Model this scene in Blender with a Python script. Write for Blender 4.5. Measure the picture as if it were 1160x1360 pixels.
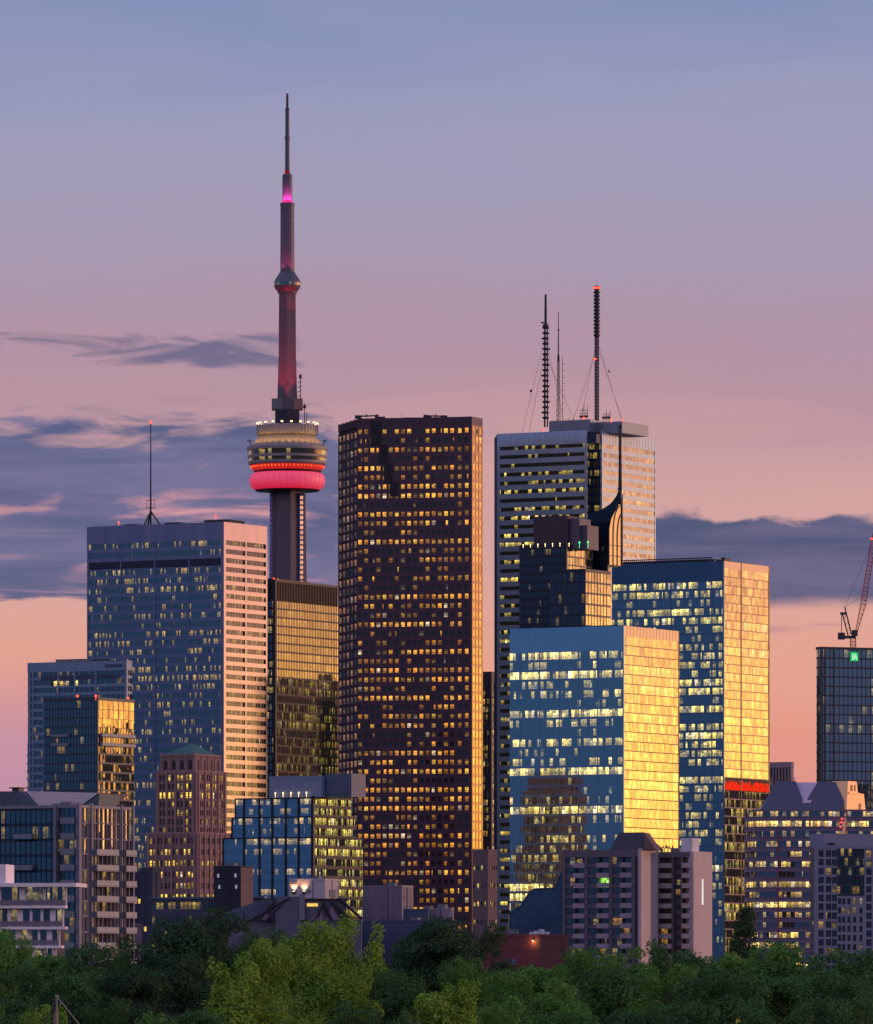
import bpy, math, random
from mathutils import Vector

for o in list(bpy.data.objects):
    bpy.data.objects.remove(o)
random.seed(11)
SC = bpy.context.scene
COL = SC.collection
R = math.radians

# ------------------------------------------------------------------ camera
FPX = 290.0 / 36.0 * 1160.0      # focal length in photo pixels
YH, CX, EYE = 1330.0, 580.0, 24.0
cam_d = bpy.data.cameras.new('camera')
cam = bpy.data.objects.new('camera', cam_d)
COL.objects.link(cam)
cam_d.lens = 290; cam_d.sensor_width = 36; cam_d.sensor_fit = 'HORIZONTAL'
cam_d.shift_y = (YH - 680.0) / 1160.0
cam_d.clip_start = 1; cam_d.clip_end = 80000
cam.location = (0, 0, EYE); cam.rotation_euler = (R(90), 0, 0)
SC.camera = cam
SC.view_settings.view_transform = 'Standard'
SC.view_settings.look = 'None'
SC.view_settings.exposure = 0
SC.view_settings.gamma = 1
SC.render.filter_size = 1.85
SC.cycles.max_bounces = 5
SC.cycles.glossy_bounces = 4
SC.cycles.diffuse_bounces = 3
SC.cycles.sample_clamp_indirect = 4
SUN_AZ, SUN_EL = 78.0, 2.6        # the sun has just gone down to the right of the view

def lin(r, g, b):
    def c(u):
        u /= 255.0
        return u / 12.92 if u <= .04045 else ((u + .055) / 1.055) ** 2.4
    return (c(r), c(g), c(b), 1.0)

# ------------------------------------------------------------------ node helper
class N:
    def __init__(s, tree):
        s.t = tree; s.n = tree.nodes; s.l = tree.links
        s.n.clear()
    def new(s, typ, **kw):
        n = s.n.new(typ)
        for k, v in kw.items(): setattr(n, k, v)
        return n
    def put(s, sock, v):
        if v is None: return
        if isinstance(v, bpy.types.NodeSocket): s.l.new(v, sock)
        else: sock.default_value = v
    def m(s, op, a, b=None, c=None, clamp=False):
        n = s.new('ShaderNodeMath', operation=op, use_clamp=clamp)
        s.put(n.inputs[0], a); s.put(n.inputs[1], b); s.put(n.inputs[2], c)
        return n.outputs[0]
    def vm(s, op, a, b=None, scale=None):
        n = s.new('ShaderNodeVectorMath', operation=op)
        s.put(n.inputs[0], a)
        if b is not None: s.put(n.inputs[1], b)
        if scale is not None: s.put(n.inputs['Scale'], scale)
        return n.outputs[1] if op in ('DOT_PRODUCT', 'LENGTH') else n.outputs[0]
    def mix(s, f, a, b, blend='MIX'):
        n = s.new('ShaderNodeMix', data_type='RGBA', blend_type=blend)
        s.put(n.inputs[0], f); s.put(n.inputs[6], a); s.put(n.inputs[7], b)
        return n.outputs[2]
    def sm(s, x, a, b):
        n = s.new('ShaderNodeMapRange', interpolation_type='SMOOTHSTEP')
        s.put(n.inputs[0], x); s.put(n.inputs[1], a); s.put(n.inputs[2], b)
        n.inputs[3].default_value = 0; n.inputs[4].default_value = 1
        return n.outputs[0]
    def lm(s, x, a, b, c, d):
        n = s.new('ShaderNodeMapRange')
        s.put(n.inputs[0], x)
        for i, v in enumerate((a, b, c, d)): s.put(n.inputs[i + 1], v)
        return n.outputs[0]
    def xyz(s, x=0, y=0, z=0):
        n = s.new('ShaderNodeCombineXYZ')
        s.put(n.inputs[0], x); s.put(n.inputs[1], y); s.put(n.inputs[2], z)
        return n.outputs[0]
    def sep(s, v):
        n = s.new('ShaderNodeSeparateXYZ'); s.l.new(v, n.inputs[0])
        return n.outputs[0], n.outputs[1], n.outputs[2]
    def noise(s, vec, scale=1, detail=2, rough=.5, dist=0):
        n = s.new('ShaderNodeTexNoise')
        s.put(n.inputs['Vector'], vec); s.put(n.inputs['Scale'], scale)
        s.put(n.inputs['Detail'], detail); s.put(n.inputs['Roughness'], rough)
        s.put(n.inputs['Distortion'], dist)
        return n.outputs[0], n.outputs[1]
    def white(s, vec):
        n = s.new('ShaderNodeTexWhiteNoise', noise_dimensions='3D')
        s.put(n.inputs['Vector'], vec)
        return n.outputs[0], n.outputs[1]
    def ramp(s, f, stops):
        n = s.new('ShaderNodeValToRGB')
        e = n.color_ramp.elements
        while len(e) < len(stops): e.new(.5)
        for q, (p, c) in zip(e, stops): q.position = p
        for q, (p, c) in zip(e, stops): q.color = c
        s.put(n.inputs[0], f)
        return n.outputs[0]

# ------------------------------------------------------------------ sky (world)
def make_world():
    w = bpy.data.worlds.new('World'); SC.world = w; w.use_nodes = True
    n = N(w.node_tree)
    d = n.new('ShaderNodeTexCoord').outputs['Generated']
    d = n.vm('NORMALIZE', d)
    x, y, z = n.sep(d)
    az = n.m('MULTIPLY', n.m('ARCTAN2', x, y), 57.29578)
    el = n.m('MULTIPLY', n.m('ARCSINE', z), 57.29578)
    e0 = n.m('MAXIMUM', el, 0.0)
    t = n.m('SQRT', n.m('DIVIDE', e0, 90.0))
    P = lambda e: math.sqrt(e / 90.0)
    sw, _ = n.noise(n.xyz(n.m('MULTIPLY', az, .32), n.m('MULTIPLY', el, 1.7), 5.5), 1, 6, .55, .5)
    tw = n.m('SQRT', n.m('DIVIDE', n.m('MAXIMUM', n.m('ADD', el, n.m('MULTIPLY', n.m('SUBTRACT', sw, .5), n.m('MINIMUM', 1.1, n.m('MULTIPLY', e0, .3)))), 0.0), 90.0))
    west = n.ramp(tw, [(0, lin(196, 128, 134)), (P(1.4), lin(212, 140, 140)), (P(2.1), lin(226, 150, 134)), (P(2.8), lin(226, 162, 144)),
                      (P(3.4), lin(216, 164, 158)), (P(4.3), lin(204, 159, 160)), (P(5.0), lin(182, 145, 160)),
                      (P(5.6), lin(172, 146, 167)), (P(6.4), lin(164, 154, 180)), (P(7.2), lin(153, 154, 187)), (P(8.3), lin(130, 143, 184)),
                      (P(16), lin(112, 134, 180)), (P(40), lin(120, 144, 192)), (1, lin(124, 146, 196))])
    east = n.ramp(t, [(0, lin(50, 78, 122)), (P(1.5), lin(52, 93, 140)), (P(3.5), lin(56, 100, 148)), (P(6), lin(104, 116, 164)), (P(10), lin(176, 162, 194)),
                      (P(16), lin(226, 192, 214)), (P(26), lin(214, 194, 222)), (P(45), lin(150, 162, 208)), (1, lin(124, 146, 196))])
    side = n.m('COSINE', n.m('MULTIPLY', n.m('SUBTRACT', az, 30.0), .0174533))
    fw = n.sm(side, -.35, .55)
    base = n.mix(fw, east, west)
    # the left of the western sky is more violet near the horizon
    vio = n.m('MULTIPLY', n.sm(az, .6, -3.2), n.sm(el, 3.0, 1.9))
    vio = n.m('MULTIPLY', vio, n.sm(az, -60, -25))
    base = n.mix(n.m('MULTIPLY', vio, .8), base, lin(186, 142, 172))
    # sunset glow well to the right of the picture
    da = n.m('DIVIDE', n.m('SUBTRACT', az, 62.0), 25.0)
    ga = n.m('EXPONENT', n.m('MULTIPLY', n.m('MULTIPLY', da, da), -1.0))
    band, _ = n.noise(n.xyz(n.m('MULTIPLY', az, .42), n.m('MULTIPLY', el, 3.4), 4.0), 1, 4, .55, .4)
    glow = n.ramp(t, [(0, (1.3, .36, .06, 1)), (P(.45), (1.9, .90, .12, 1)), (P(1.0), (2.5, 1.50, .24, 1)),
                      (P(1.9), (3.3, 2.10, .48, 1)), (P(2.7), (2.4, 1.42, .48, 1)), (P(3.4), (1.65, .86, .42, 1)),
                      (P(4.2), (1.15, .58, .32, 1)), (P(5.0), (.75, .40, .30, 1)), (P(6.5), (.40, .26, .26, 1)), (P(14), (.12, .08, .08, 1)), (P(30), (0, 0, 0, 1))])
    gs = n.m('MULTIPLY', ga, n.lm(band, .34, .66, .42, 1.5))
    glow = n.vm('SCALE', glow, scale=gs)
    base = n.vm('ADD', base, glow)
    # ---- clouds, in degrees of azimuth and elevation
    c1, _ = n.noise(n.xyz(n.m('MULTIPLY', az, .62), n.m('MULTIPLY', el, 2.5), 2.3), 1, 7, .58, .55)
    c2, _ = n.noise(n.xyz(n.m('MULTIPLY', az, 1.25), n.m('MULTIPLY', el, 2.2), 7.1), 1, 7, .56, .25)
    c3, _ = n.noise(n.xyz(n.m('MULTIPLY', az, .95), n.m('MULTIPLY', el, 5.2), 1.4), 1, 6, .55, .7)
    def win(v, a, b, sa, sb):
        return n.m('MULTIPLY', n.sm(v, a - sa, a + sa), n.m('SUBTRACT', 1.0, n.sm(v, b - sb, b + sb)))
    # left bank
    elw = n.m('ADD', el, n.m('MULTIPLY', n.m('SUBTRACT', c3, .5), .55))
    ml = n.m('MULTIPLY', win(elw, 3.25, 4.60, .14, .26), win(az, -26, -.7, 6, .55))
    dl = n.m('ADD', n.m('MULTIPLY', ml, .74), n.m('MULTIPLY', n.m('SUBTRACT', c1, .5), 2.0))
    dl = n.m('MULTIPLY', n.sm(dl, .12, .50), n.sm(ml, .02, .3))
    # right bank, lumpy top, straighter bottom
    top = n.m('ADD', 3.92, n.m('MULTIPLY', n.m('SUBTRACT', c2, .5), .8))
    bot = n.m('ADD', 3.22, n.m('MULTIPLY', n.m('SUBTRACT', c1, .5), .22))
    dr = n.m('MULTIPLY', n.sm(el, n.m('SUBTRACT', bot, .06), n.m('ADD', bot, .09)),
             n.m('SUBTRACT', 1.0, n.sm(el, n.m('SUBTRACT', top, .065), n.m('ADD', top, .045))))
    dr = n.m('MULTIPLY', dr, win(az, 1.0, 17, .7, 5))
    # high streaks on the left
    ms = n.m('MULTIPLY', win(el, 5.12, 5.46, .10, .10), win(az, -14, -1.05, 4, .35))
    ds = n.m('ADD', n.m('MULTIPLY', ms, .5), n.m('MULTIPLY', n.m('SUBTRACT', c3, .5), 1.7))
    ds = n.m('MULTIPLY', n.sm(ds, .36, .80), n.sm(ms, .02, .5))
    # thin upper wisps
    mw = n.m('MULTIPLY', win(el, 4.5, 4.85, .12, .12), win(az, -20, .2, 5, .8))
    dw = n.m('MULTIPLY', n.sm(c3, .50, .72), n.m('MULTIPLY', mw, .75))
    soft, _ = n.noise(n.xyz(n.m('MULTIPLY', az, .5), n.m('MULTIPLY', el, 2.0), 9.3), 1, 5, .5, .3)
    lay, _ = n.noise(n.xyz(n.m('MULTIPLY', az, .55), n.m('MULTIPLY', el, 7.0), 12.7), 1, 6, .6, .5)
    ccol = n.mix(n.sm(n.m('ADD', n.m('MULTIPLY', soft, .55), n.m('MULTIPLY', lay, .45)), .38, .62), lin(70, 88, 132), lin(104, 108, 150))
    out = n.mix(n.m('MULTIPLY', n.m('MAXIMUM', dl, dw), .92), base, ccol)
    # pink openings low in the left bank
    pk = n.m('MULTIPLY', n.m('MULTIPLY', n.sm(c1, .46, .34), win(el, 3.5, 4.1, .15, .2)), n.m('MULTIPLY', ml, .9))
    out = n.mix(pk, out, lin(214, 152, 162))
    und = n.m('MULTIPLY', n.m('MULTIPLY', n.sm(lay, .50, .66), dl), n.m('MULTIPLY', win(el, 3.1, 3.75, .12, .3), .55))
    out = n.mix(und, out, lin(196, 140, 156))
    out = n.mix(n.m('MULTIPLY', ds, .85), out, lin(96, 96, 132))
    rcol = n.mix(n.sm(n.m('ADD', n.m('MULTIPLY', soft, .45), n.m('MULTIPLY', lay, .55)), .38, .64), lin(58, 78, 118), lin(100, 98, 136))
    # thin streaks trailing under the bank
    mt = n.m('MULTIPLY', win(el, 2.95, 3.2, .1, .1), win(az, .8, 17, .8, 5))
    out = n.mix(n.m('MULTIPLY', n.m('MULTIPLY', n.sm(lay, .46, .62), mt), .7), out, lin(186, 134, 146))
    out = n.mix(n.m('MULTIPLY', dr, .95), out, rcol)
    # below the horizon: dark ground haze
    out = n.mix(n.sm(el, 0.0, -.6), out, (.03, .035, .05, 1))
    sky = n.new('ShaderNodeTexSky', sky_type='NISHITA')
    sky.sun_disc = False
    sky.sun_elevation = R(SUN_EL); sky.sun_rotation = R(SUN_AZ)
    b1 = n.new('ShaderNodeBackground'); n.put(b1.inputs[0], out); b1.inputs[1].default_value = 1.0
    b2 = n.new('ShaderNodeBackground'); n.put(b2.inputs[0], sky.outputs[0]); b2.inputs[1].default_value = .006
    a = n.new('ShaderNodeAddShader')
    n.l.new(b1.outputs[0], a.inputs[0]); n.l.new(b2.outputs[0], a.inputs[1])
    o = n.new('ShaderNodeOutputWorld'); n.l.new(a.outputs[0], o.inputs[0])
    w.cycles.sampling_method = 'MANUAL'; w.cycles.sample_map_resolution = 2048
make_world()

sun_d = bpy.data.lights.new('sun', 'SUN')
sun_d.energy = 1.4; sun_d.angle = R(3.0); sun_d.color = (1.0, .50, .30)
sun = bpy.data.objects.new('sun', sun_d); COL.objects.link(sun)
_sd = Vector((math.sin(R(SUN_AZ)) * math.cos(R(SUN_EL)), math.cos(R(SUN_AZ)) * math.cos(R(SUN_EL)), math.sin(R(SUN_EL))))
sun.rotation_euler = _sd.to_track_quat('Z', 'Y').to_euler()
sun.location = (300, 300, 400)

# ------------------------------------------------------------------ materials
def plain(name, col, rough=.7, metal=0.0, var=.18, scale=.35, spec=.5, streak=False, tint=None, emis=None, estr=0):
    m = bpy.data.materials.new(name); m.use_nodes = True
    n = N(m.node_tree)
    tc = n.new('ShaderNodeTexCoord').outputs['Object']
    if streak:
        x, y, z = n.sep(tc)
        tc = n.xyz(x, y, n.m('MULTIPLY', z, .12))
    v, _ = n.noise(tc, scale, 5, .6)
    v2, _ = n.noise(tc, scale * 9, 3, .6)
    f = n.m('ADD', n.m('MULTIPLY', v, .7), n.m('MULTIPLY', v2, .3))
    c = n.mix(n.lm(f, .3, .7, 0, 1), tuple(k * (1 - var) for k in col[:3]) + (1,), tuple(min(1, k * (1 + var)) for k in col[:3]) + (1,))
    p = n.new('ShaderNodeBsdfPrincipled')
    n.put(p.inputs['Base Color'], c)
    n.put(p.inputs['Roughness'], n.lm(f, .3, .7, max(.02, rough - .06), min(1, rough + .06)))
    p.inputs['Metallic'].default_value = metal
    p.inputs['Specular IOR Level'].default_value = spec
    if tint: p.inputs['Specular Tint'].default_value = tint
    if emis:
        p.inputs['Emission Color'].default_value = emis
        p.inputs['Emission Strength'].default_value = estr
    o = n.new('ShaderNodeOutputMaterial'); n.l.new(p.outputs[0], o.inputs[0])
    return m

def glow(name, col, strength, vary=0.0, scale=.3):
    m = bpy.data.materials.new(name); m.use_nodes = True
    n = N(m.node_tree)
    e = n.new('ShaderNodeEmission'); e.inputs[0].default_value = col
    if vary:
        tc = n.new('ShaderNodeTexCoord').outputs['Object']
        v, _ = n.noise(tc, scale, 4, .6)
        n.put(e.inputs[1], n.m('MULTIPLY', n.lm(v, .3, .7, 1 - vary, 1 + vary), strength))
    else:
        e.inputs[1].default_value = strength
    o = n.new('ShaderNodeOutputMaterial'); n.l.new(e.outputs[0], o.inputs[0])
    return m

def glass(name, refl=.28, tint=(1, 1, 1, 1), dark=(.012, .016, .022, 1), p=.3, fa=.5, ra=1.0, e=.9,
          ca=(1, .58, .13, 1), cb=(1, .78, .32, 1), tilt=.006, rough=.02, seed=0.0, det=3.0, floor_lo=None):
    """reflective glazing: one UV unit = one pane wide and one storey high"""
    ca = (ca[0], ca[1] * .93, ca[2] * .55, 1); cb = (cb[0], cb[1] * .93, cb[2] * .55, 1)
    m = bpy.data.materials.new(name); m.use_nodes = True
    m.cycles.emission_sampling = 'NONE'
    n = N(m.node_tree)
    uv = n.new('ShaderNodeUVMap').outputs[0]
    u, v, _ = n.sep(uv)
    cu, cv = n.m('FLOOR', u), n.m('FLOOR', v)
    fu, fv = n.m('FRACT', u), n.m('FRACT', v)
    r1, rc = n.white(n.xyz(cu, cv, seed + .5))
    r2, r3, r4 = n.sep(rc)
    fr, _ = n.white(n.xyz(cv, 3.3, seed + 7.5))
    run, _ = n.noise(n.xyz(n.m('MULTIPLY', u, .17), n.m('MULTIPLY', cv, 5.37), seed * 1.7), 1, 2, .6)
    prob = n.m('ADD', p, n.m('ADD', n.m('MULTIPLY', n.m('SUBTRACT', fr, .5), fa), n.m('MULTIPLY', n.m('SUBTRACT', run, .5), ra)))
    lit = n.m('LESS_THAN', r1, prob)
    dn, _ = n.noise(n.xyz(n.m('MULTIPLY', u, det), n.m('MULTIPLY', v, 4.3), seed), 1, 2, .6)
    # ceiling lights bright at the top of the pane, furniture and blinds below
    vert = n.m('ADD', .45, n.m('MULTIPLY', n.sm(fv, .25, .85), .6))
    blind = n.m('MULTIPLY', n.m('GREATER_THAN', fv, n.m('SUBTRACT', 1.25, n.m('MULTIPLY', r3, .8))), n.m('GREATER_THAN', r4, .45))
    em = n.m('MULTIPLY', n.lm(dn, .34, .66, .12, 1.35), vert)
    em = n.m('MULTIPLY', em, n.m('SUBTRACT', 1.0, n.m('MULTIPLY', blind, .82)))
    em = n.m('MULTIPLY', em, n.m('ADD', .14, n.m('MULTIPLY', n.m('POWER', r2, 1.8), 1.25)))
    em = n.m('ADD', n.m('MULTIPLY', n.m('MINIMUM', n.m('MULTIPLY', em, 2.3), 1.5), lit), .004)
    ecol = n.mix(r4, ca, cb)
    ecol = n.mix(n.m('MULTIPLY', n.m('GREATER_THAN', r3, .90), .7), ecol, (1, .86, .62, 1))
    ng = n.new('ShaderNodeNewGeometry').outputs['Normal']
    _, wc = n.white(n.xyz(cu, cv, seed + 31.5))
    _, wv = n.noise(n.xyz(n.m('MULTIPLY', u, .9), n.m('MULTIPLY', v, .9), seed + 3), 1, 1, .5)
    off = n.vm('ADD', n.vm('SCALE', n.vm('SUBTRACT', wc, (.5, .5, .5)), scale=tilt * 2), n.vm('SCALE', n.vm('SUBTRACT', wv, (.5, .5, .5)), scale=tilt * 2.2))
    nn = n.vm('NORMALIZE', n.vm('ADD', ng, off))
    lw = n.new('ShaderNodeLayerWeight'); lw.inputs[0].default_value = .5
    fac = n.m('ADD', refl, n.m('MULTIPLY', n.m('POWER', lw.outputs['Facing'], 5.0), 1 - refl))
    df = n.new('ShaderNodeBsdfDiffuse'); df.inputs[0].default_value = dark
    gl = n.new('ShaderNodeBsdfGlossy'); gl.inputs[0].default_value = tint; gl.inputs['Roughness'].default_value = rough
    n.l.new(nn, gl.inputs['Normal'])
    ms = n.new('ShaderNodeMixShader'); n.l.new(fac, ms.inputs[0]); n.l.new(df.outputs[0], ms.inputs[1]); n.l.new(gl.outputs[0], ms.inputs[2])
    emn = n.new('ShaderNodeEmission'); n.l.new(ecol, emn.inputs[0]); n.l.new(n.m('MULTIPLY', em, e), emn.inputs[1])
    ad = n.new('ShaderNodeAddShader'); n.l.new(ms.outputs[0], ad.inputs[0]); n.l.new(emn.outputs[0], ad.inputs[1])
    o = n.new('ShaderNodeOutputMaterial'); n.l.new(ad.outputs[0], o.inputs[0])
    return m

# ------------------------------------------------------------------ mesh builder
class MB:
    def __init__(s): s.v = []; s.f = []; s.m = []; s.uv = []
    def face(s, pts, m=0, uv=None):
        k = len(s.v); s.v += [tuple(p) for p in pts]
        s.f.append(tuple(range(k, k + len(pts)))); s.m.append(m); s.uv.append(uv)
    def hexa(s, p, m=0, uvf=None):
        # p: 8 points, bottom ring 0-3 (counter-clockwise from above), top ring 4-7; face 0-1-5-4 is the front
        k = len(s.v); s.v += [tuple(q) for q in p]
        for j, q in enumerate(((0, 1, 5, 4), (1, 2, 6, 5), (2, 3, 7, 6), (3, 0, 4, 7), (4, 5, 6, 7), (3, 2, 1, 0))):
            s.f.append(tuple(k + i for i in q)); s.m.append(m); s.uv.append(uvf if j == 0 else None)
        return s
    def box(s, x0, x1, y0, y1, z0, z1, m=0, uvf=None):
        return s.hexa([(x0, y0, z0), (x1, y0, z0), (x1, y1, z0), (x0, y1, z0), (x0, y0, z1), (x1, y0, z1), (x1, y1, z1), (x0, y1, z1)], m, uvf)
    def obox(s, fr, a0, a1, h0, h1, o0, o1, m=0, uv=None):
        # box on a facade frame: a along it, h height, o outwards; uv = (u0, u1, v0, v1) for the outer face
        px, py, dx, dy = fr; nx, ny = dy, -dx
        P = lambda a, o, h: (px + dx * a + nx * o, py + dy * a + ny * o, h)
        uvf = None
        if uv: uvf = [(uv[0], uv[2]), (uv[1], uv[2]), (uv[1], uv[3]), (uv[0], uv[3])]
        return s.hexa([P(a0, o1, h0), P(a1, o1, h0), P(a1, o0, h0), P(a0, o0, h0), P(a0, o1, h1), P(a1, o1, h1), P(a1, o0, h1), P(a0, o0, h1)], m, uvf)
    def prism(s, poly, z0, z1, m=0, top=None):
        n = len(poly); k = len(s.v); top = top or poly
        s.v += [(p[0], p[1], z0) for p in poly] + [(p[0], p[1], z1) for p in top]
        for i in range(n):
            j = (i + 1) % n
            s.f.append((k + i, k + j, k + n + j, k + n + i)); s.m.append(m); s.uv.append(None)
        s.f.append(tuple(k + n + i for i in range(n))); s.m.append(m); s.uv.append(None)
        s.f.append(tuple(k + n - 1 - i for i in range(n))); s.m.append(m); s.uv.append(None)
        return s
    def extr(s, prof, fr, a_or_o, m=0):
        """profile in (a, h) on a frame, extruded from o0 to o1"""
        px, py, dx, dy = fr; nx, ny = dy, -dx
        o0, o1 = a_or_o
        P = lambda a, o, h: (px + dx * a + nx * o, py + dy * a + ny * o, h)
        n = len(prof); k = len(s.v)
        s.v += [P(a, o1, h) for a, h in prof] + [P(a, o0, h) for a, h in prof]
        s.f.append(tuple(k + i for i in range(n))); s.m.append(m); s.uv.append(None)
        s.f.append(tuple(k + n + n - 1 - i for i in range(n))); s.m.append(m); s.uv.append(None)
        for i in range(n):
            j = (i + 1) % n
            s.f.append((k + j, k + i, k + n + i, k + n + j)); s.m.append(m); s.uv.append(None)
        return s
    def tube(s, p, q, r0, r1=None, n=6, m=0):
        r1 = r0 if r1 is None else r1
        p, q = Vector(p), Vector(q); d = (q - p).normalized()
        u = d.orthogonal().normalized(); w = d.cross(u); k = len(s.v)
        for c, r in ((p, r0), (q, r1)):
            for i in range(n):
                a = 2 * math.pi * i / n
                s.v.append(tuple(c + (u * math.cos(a) + w * math.sin(a)) * r))
        for i in range(n):
            j = (i + 1) % n
            s.f.append((k + i, k + j, k + n + j, k + n + i)); s.m.append(m); s.uv.append(None)
        s.f.append(tuple(k + n - 1 - i for i in range(n))); s.m.append(m); s.uv.append(None)
        s.f.append(tuple(k + n + i for i in range(n))); s.m.append(m); s.uv.append(None)
        return s
    def lathe(s, prof, n=32, cx=0, cy=0, m=0, uv=None, caps=True):
        k = len(s.v)
        for r, z in prof:
            for i in range(n):
                a = 2 * math.pi * i / n
                s.v.append((cx + r * math.cos(a), cy + r * math.sin(a), z))
        for t in range(len(prof) - 1):
            for i in range(n):
                j = (i + 1) % n
                s.f.append((k + t * n + i, k + t * n + j, k + (t + 1) * n + j, k + (t + 1) * n + i)); s.m.append(m)
                s.uv.append([(i * uv, t), (i * uv + uv, t), (i * uv + uv, t + .98), (i * uv, t + .98)] if uv else None)
        if caps:
            s.f.append(tuple(k + n - 1 - i for i in range(n))); s.m.append(m); s.uv.append(None)
            s.f.append(tuple(k + (len(prof) - 1) * n + i for i in range(n))); s.m.append(m); s.uv.append(None)
        return s
    def add(s, o, moff=0):
        k = len(s.v); s.v += o.v
        s.f += [tuple(i + k for i in f) for f in o.f]; s.m += [i + moff for i in o.m]; s.uv += o.uv
    def build(s, name, mats, parent=None, smooth=False):
        if not isinstance(mats, (list, tuple)): mats = [mats]
        me = bpy.data.meshes.new(name); me.from_pydata(s.v, [], s.f)
        for mt in mats: me.materials.append(mt)
        me.polygons.foreach_set('material_index', s.m)
        if any(q for q in s.uv):
            L = me.uv_layers.new(name='UVMap'); flat = []
            for f, q in zip(s.f, s.uv):
                for i in range(len(f)): flat += (q[i] if q else (.5, .5))
            L.data.foreach_set('uv', flat)
        if smooth: me.polygons.foreach_set('use_smooth', [True] * len(me.polygons))
        me.update()
        o = bpy.data.objects.new(name, me); COL.objects.link(o)
        if parent is not None: o.parent = parent
        return o

def tag(o, label=None, cat=None, group=None, kind=None):
    if label: o['label'] = label
    if cat: o['category'] = cat
    if group: o['group'] = group
    if kind: o['kind'] = kind
    return o

def empty(name, loc, rz, label, cat, group=None):
    o = bpy.data.objects.new(name, None); COL.objects.link(o)
    o.location = loc; o.rotation_euler = (0, 0, rz)
    return tag(o, label, cat, group)

def wx(px, Y): return (px - CX) / FPX * Y
def wz(py, Y): return EYE + (YH - py) / FPX * Y

BEACON = glow('red_beacon', (1, .07, .04, 1), 3.0)
LAMPW = glow('warm_lamp', (1, .70, .34, 1), 3.0)
STEEL = plain('dark_steel', lin(52, 54, 66), .5, .4, .2, .5)
DARKROOF = plain('dark_roof', lin(48, 52, 66), .8, 0, .25, .3)
UNITGREY = plain('roof_unit_grey', lin(110, 112, 122), .7, 0, .2, .4)

# ------------------------------------------------------------------ building framework
class Bld:
    """corner at px xc, left face out to px xl, right face out to px xr; local x along the left face, local y along the right face"""
    def __init__(s, name, label, cat, xl, xc, xr, yt, Y, t=29.0, z0=0.0):
        T = R(t); s.Y = Y; s.t = t
        X = wx(xc, Y)
        a, b = (xl - CX) / FPX, (xr - CX) / FPX
        s.L1 = (X - a * Y) / (math.cos(T) + a * math.sin(T))
        s.L2 = (b * Y - X) / (math.sin(T) - b * math.cos(T))
        s.top = wz(yt, Y); s.X = X; s.T = T; s.z0 = z0
        s.root = empty(name, (X, Y, 0), -T, label, cat)
        s.F1 = (-s.L1, 0.0, 1.0, 0.0); s.F2 = (0.0, 0.0, 0.0, 1.0)
        s.F3 = (-s.L1, s.L2, 0.0, -1.0)
        s.wall = MB(); s.wmats = []; s.rep = {}
    def z(s, py): return wz(py, s.Y)
    def px1(s, px):          # photo column -> distance along the left frame
        a = (px - CX) / FPX
        q = (s.X - a * s.Y) / (math.cos(s.T) + a * math.sin(s.T))
        return s.L1 - q
    def px2(s, px):          # photo column -> distance along the right frame
        b = (px - CX) / FPX
        return (b * s.Y - s.X) / (math.sin(s.T) - b * math.cos(s.T))
    def mat(s, m):
        if m not in s.wmats: s.wmats.append(m)
        return s.wmats.index(m)
    def repeat(s, name, mb, mats, size=None):
        s.rep.setdefault(name, []).append((size if size is not None else 1.0, mb, mats if isinstance(mats, (list, tuple)) else [mats]))
    def part(s, name, mb, mats, label=None, smooth=False, parent=None):
        o = mb.build(name, mats, parent or s.root, smooth)
        if label: o['label'] = label
        return o
    def core(s, m, inset=.5, z1=None, z0=0.0):
        s.wall.box(-s.L1 + inset, -inset, inset, s.L2 - inset, z0, (z1 or s.top) - .3, s.mat(m))
    def beacon(s, x, y, z, r=.45):
        b = MB(); b.lathe([(r * .5, z), (r, z + r * .5), (r, z + r), (r * .5, z + r * 1.6)], 8, x, y)
        b.tube((x, y, z - 1.2), (x, y, z), r * .3)
        s.part('beacon', b, BEACON)
    def unit(s, x0, x1, y0, y1, z0, z1, m=None):
        b = MB(); b.box(x0, x1, y0, y1, z0, z1)
        b.box(x0 + .2, x1 - .2, y0 - .12, y0, z0 + (z1 - z0) * .35, z1 - .3)
        s.part('roof_unit', b, m or UNITGREY)
    def done(s):
        s.part('wall', s.wall, s.wmats)
        for name, items in s.rep.items():
            items.sort(key=lambda q: -q[0])
            for sz, mb, mats in items[:100]:
                mb.build(name, mats, s.root)
            rest = items[100:]
            if rest:
                mats = []; big = MB()
                for sz, mb, ms in rest:
                    for q in ms:
                        if q not in mats: mats.append(q)
                    k = len(big.v); big.v += mb.v
                    big.f += [tuple(i + k for i in f) for f in mb.f]; big.uv += mb.uv
                    big.m += [mats.index(ms[i]) for i in mb.m]
                o = big.build(name, mats, s.root); o['kind'] = 'stuff'
        return s

_seed = [0]
def nseed():
    _seed[0] += 1
    return _seed[0] * 137.0

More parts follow.
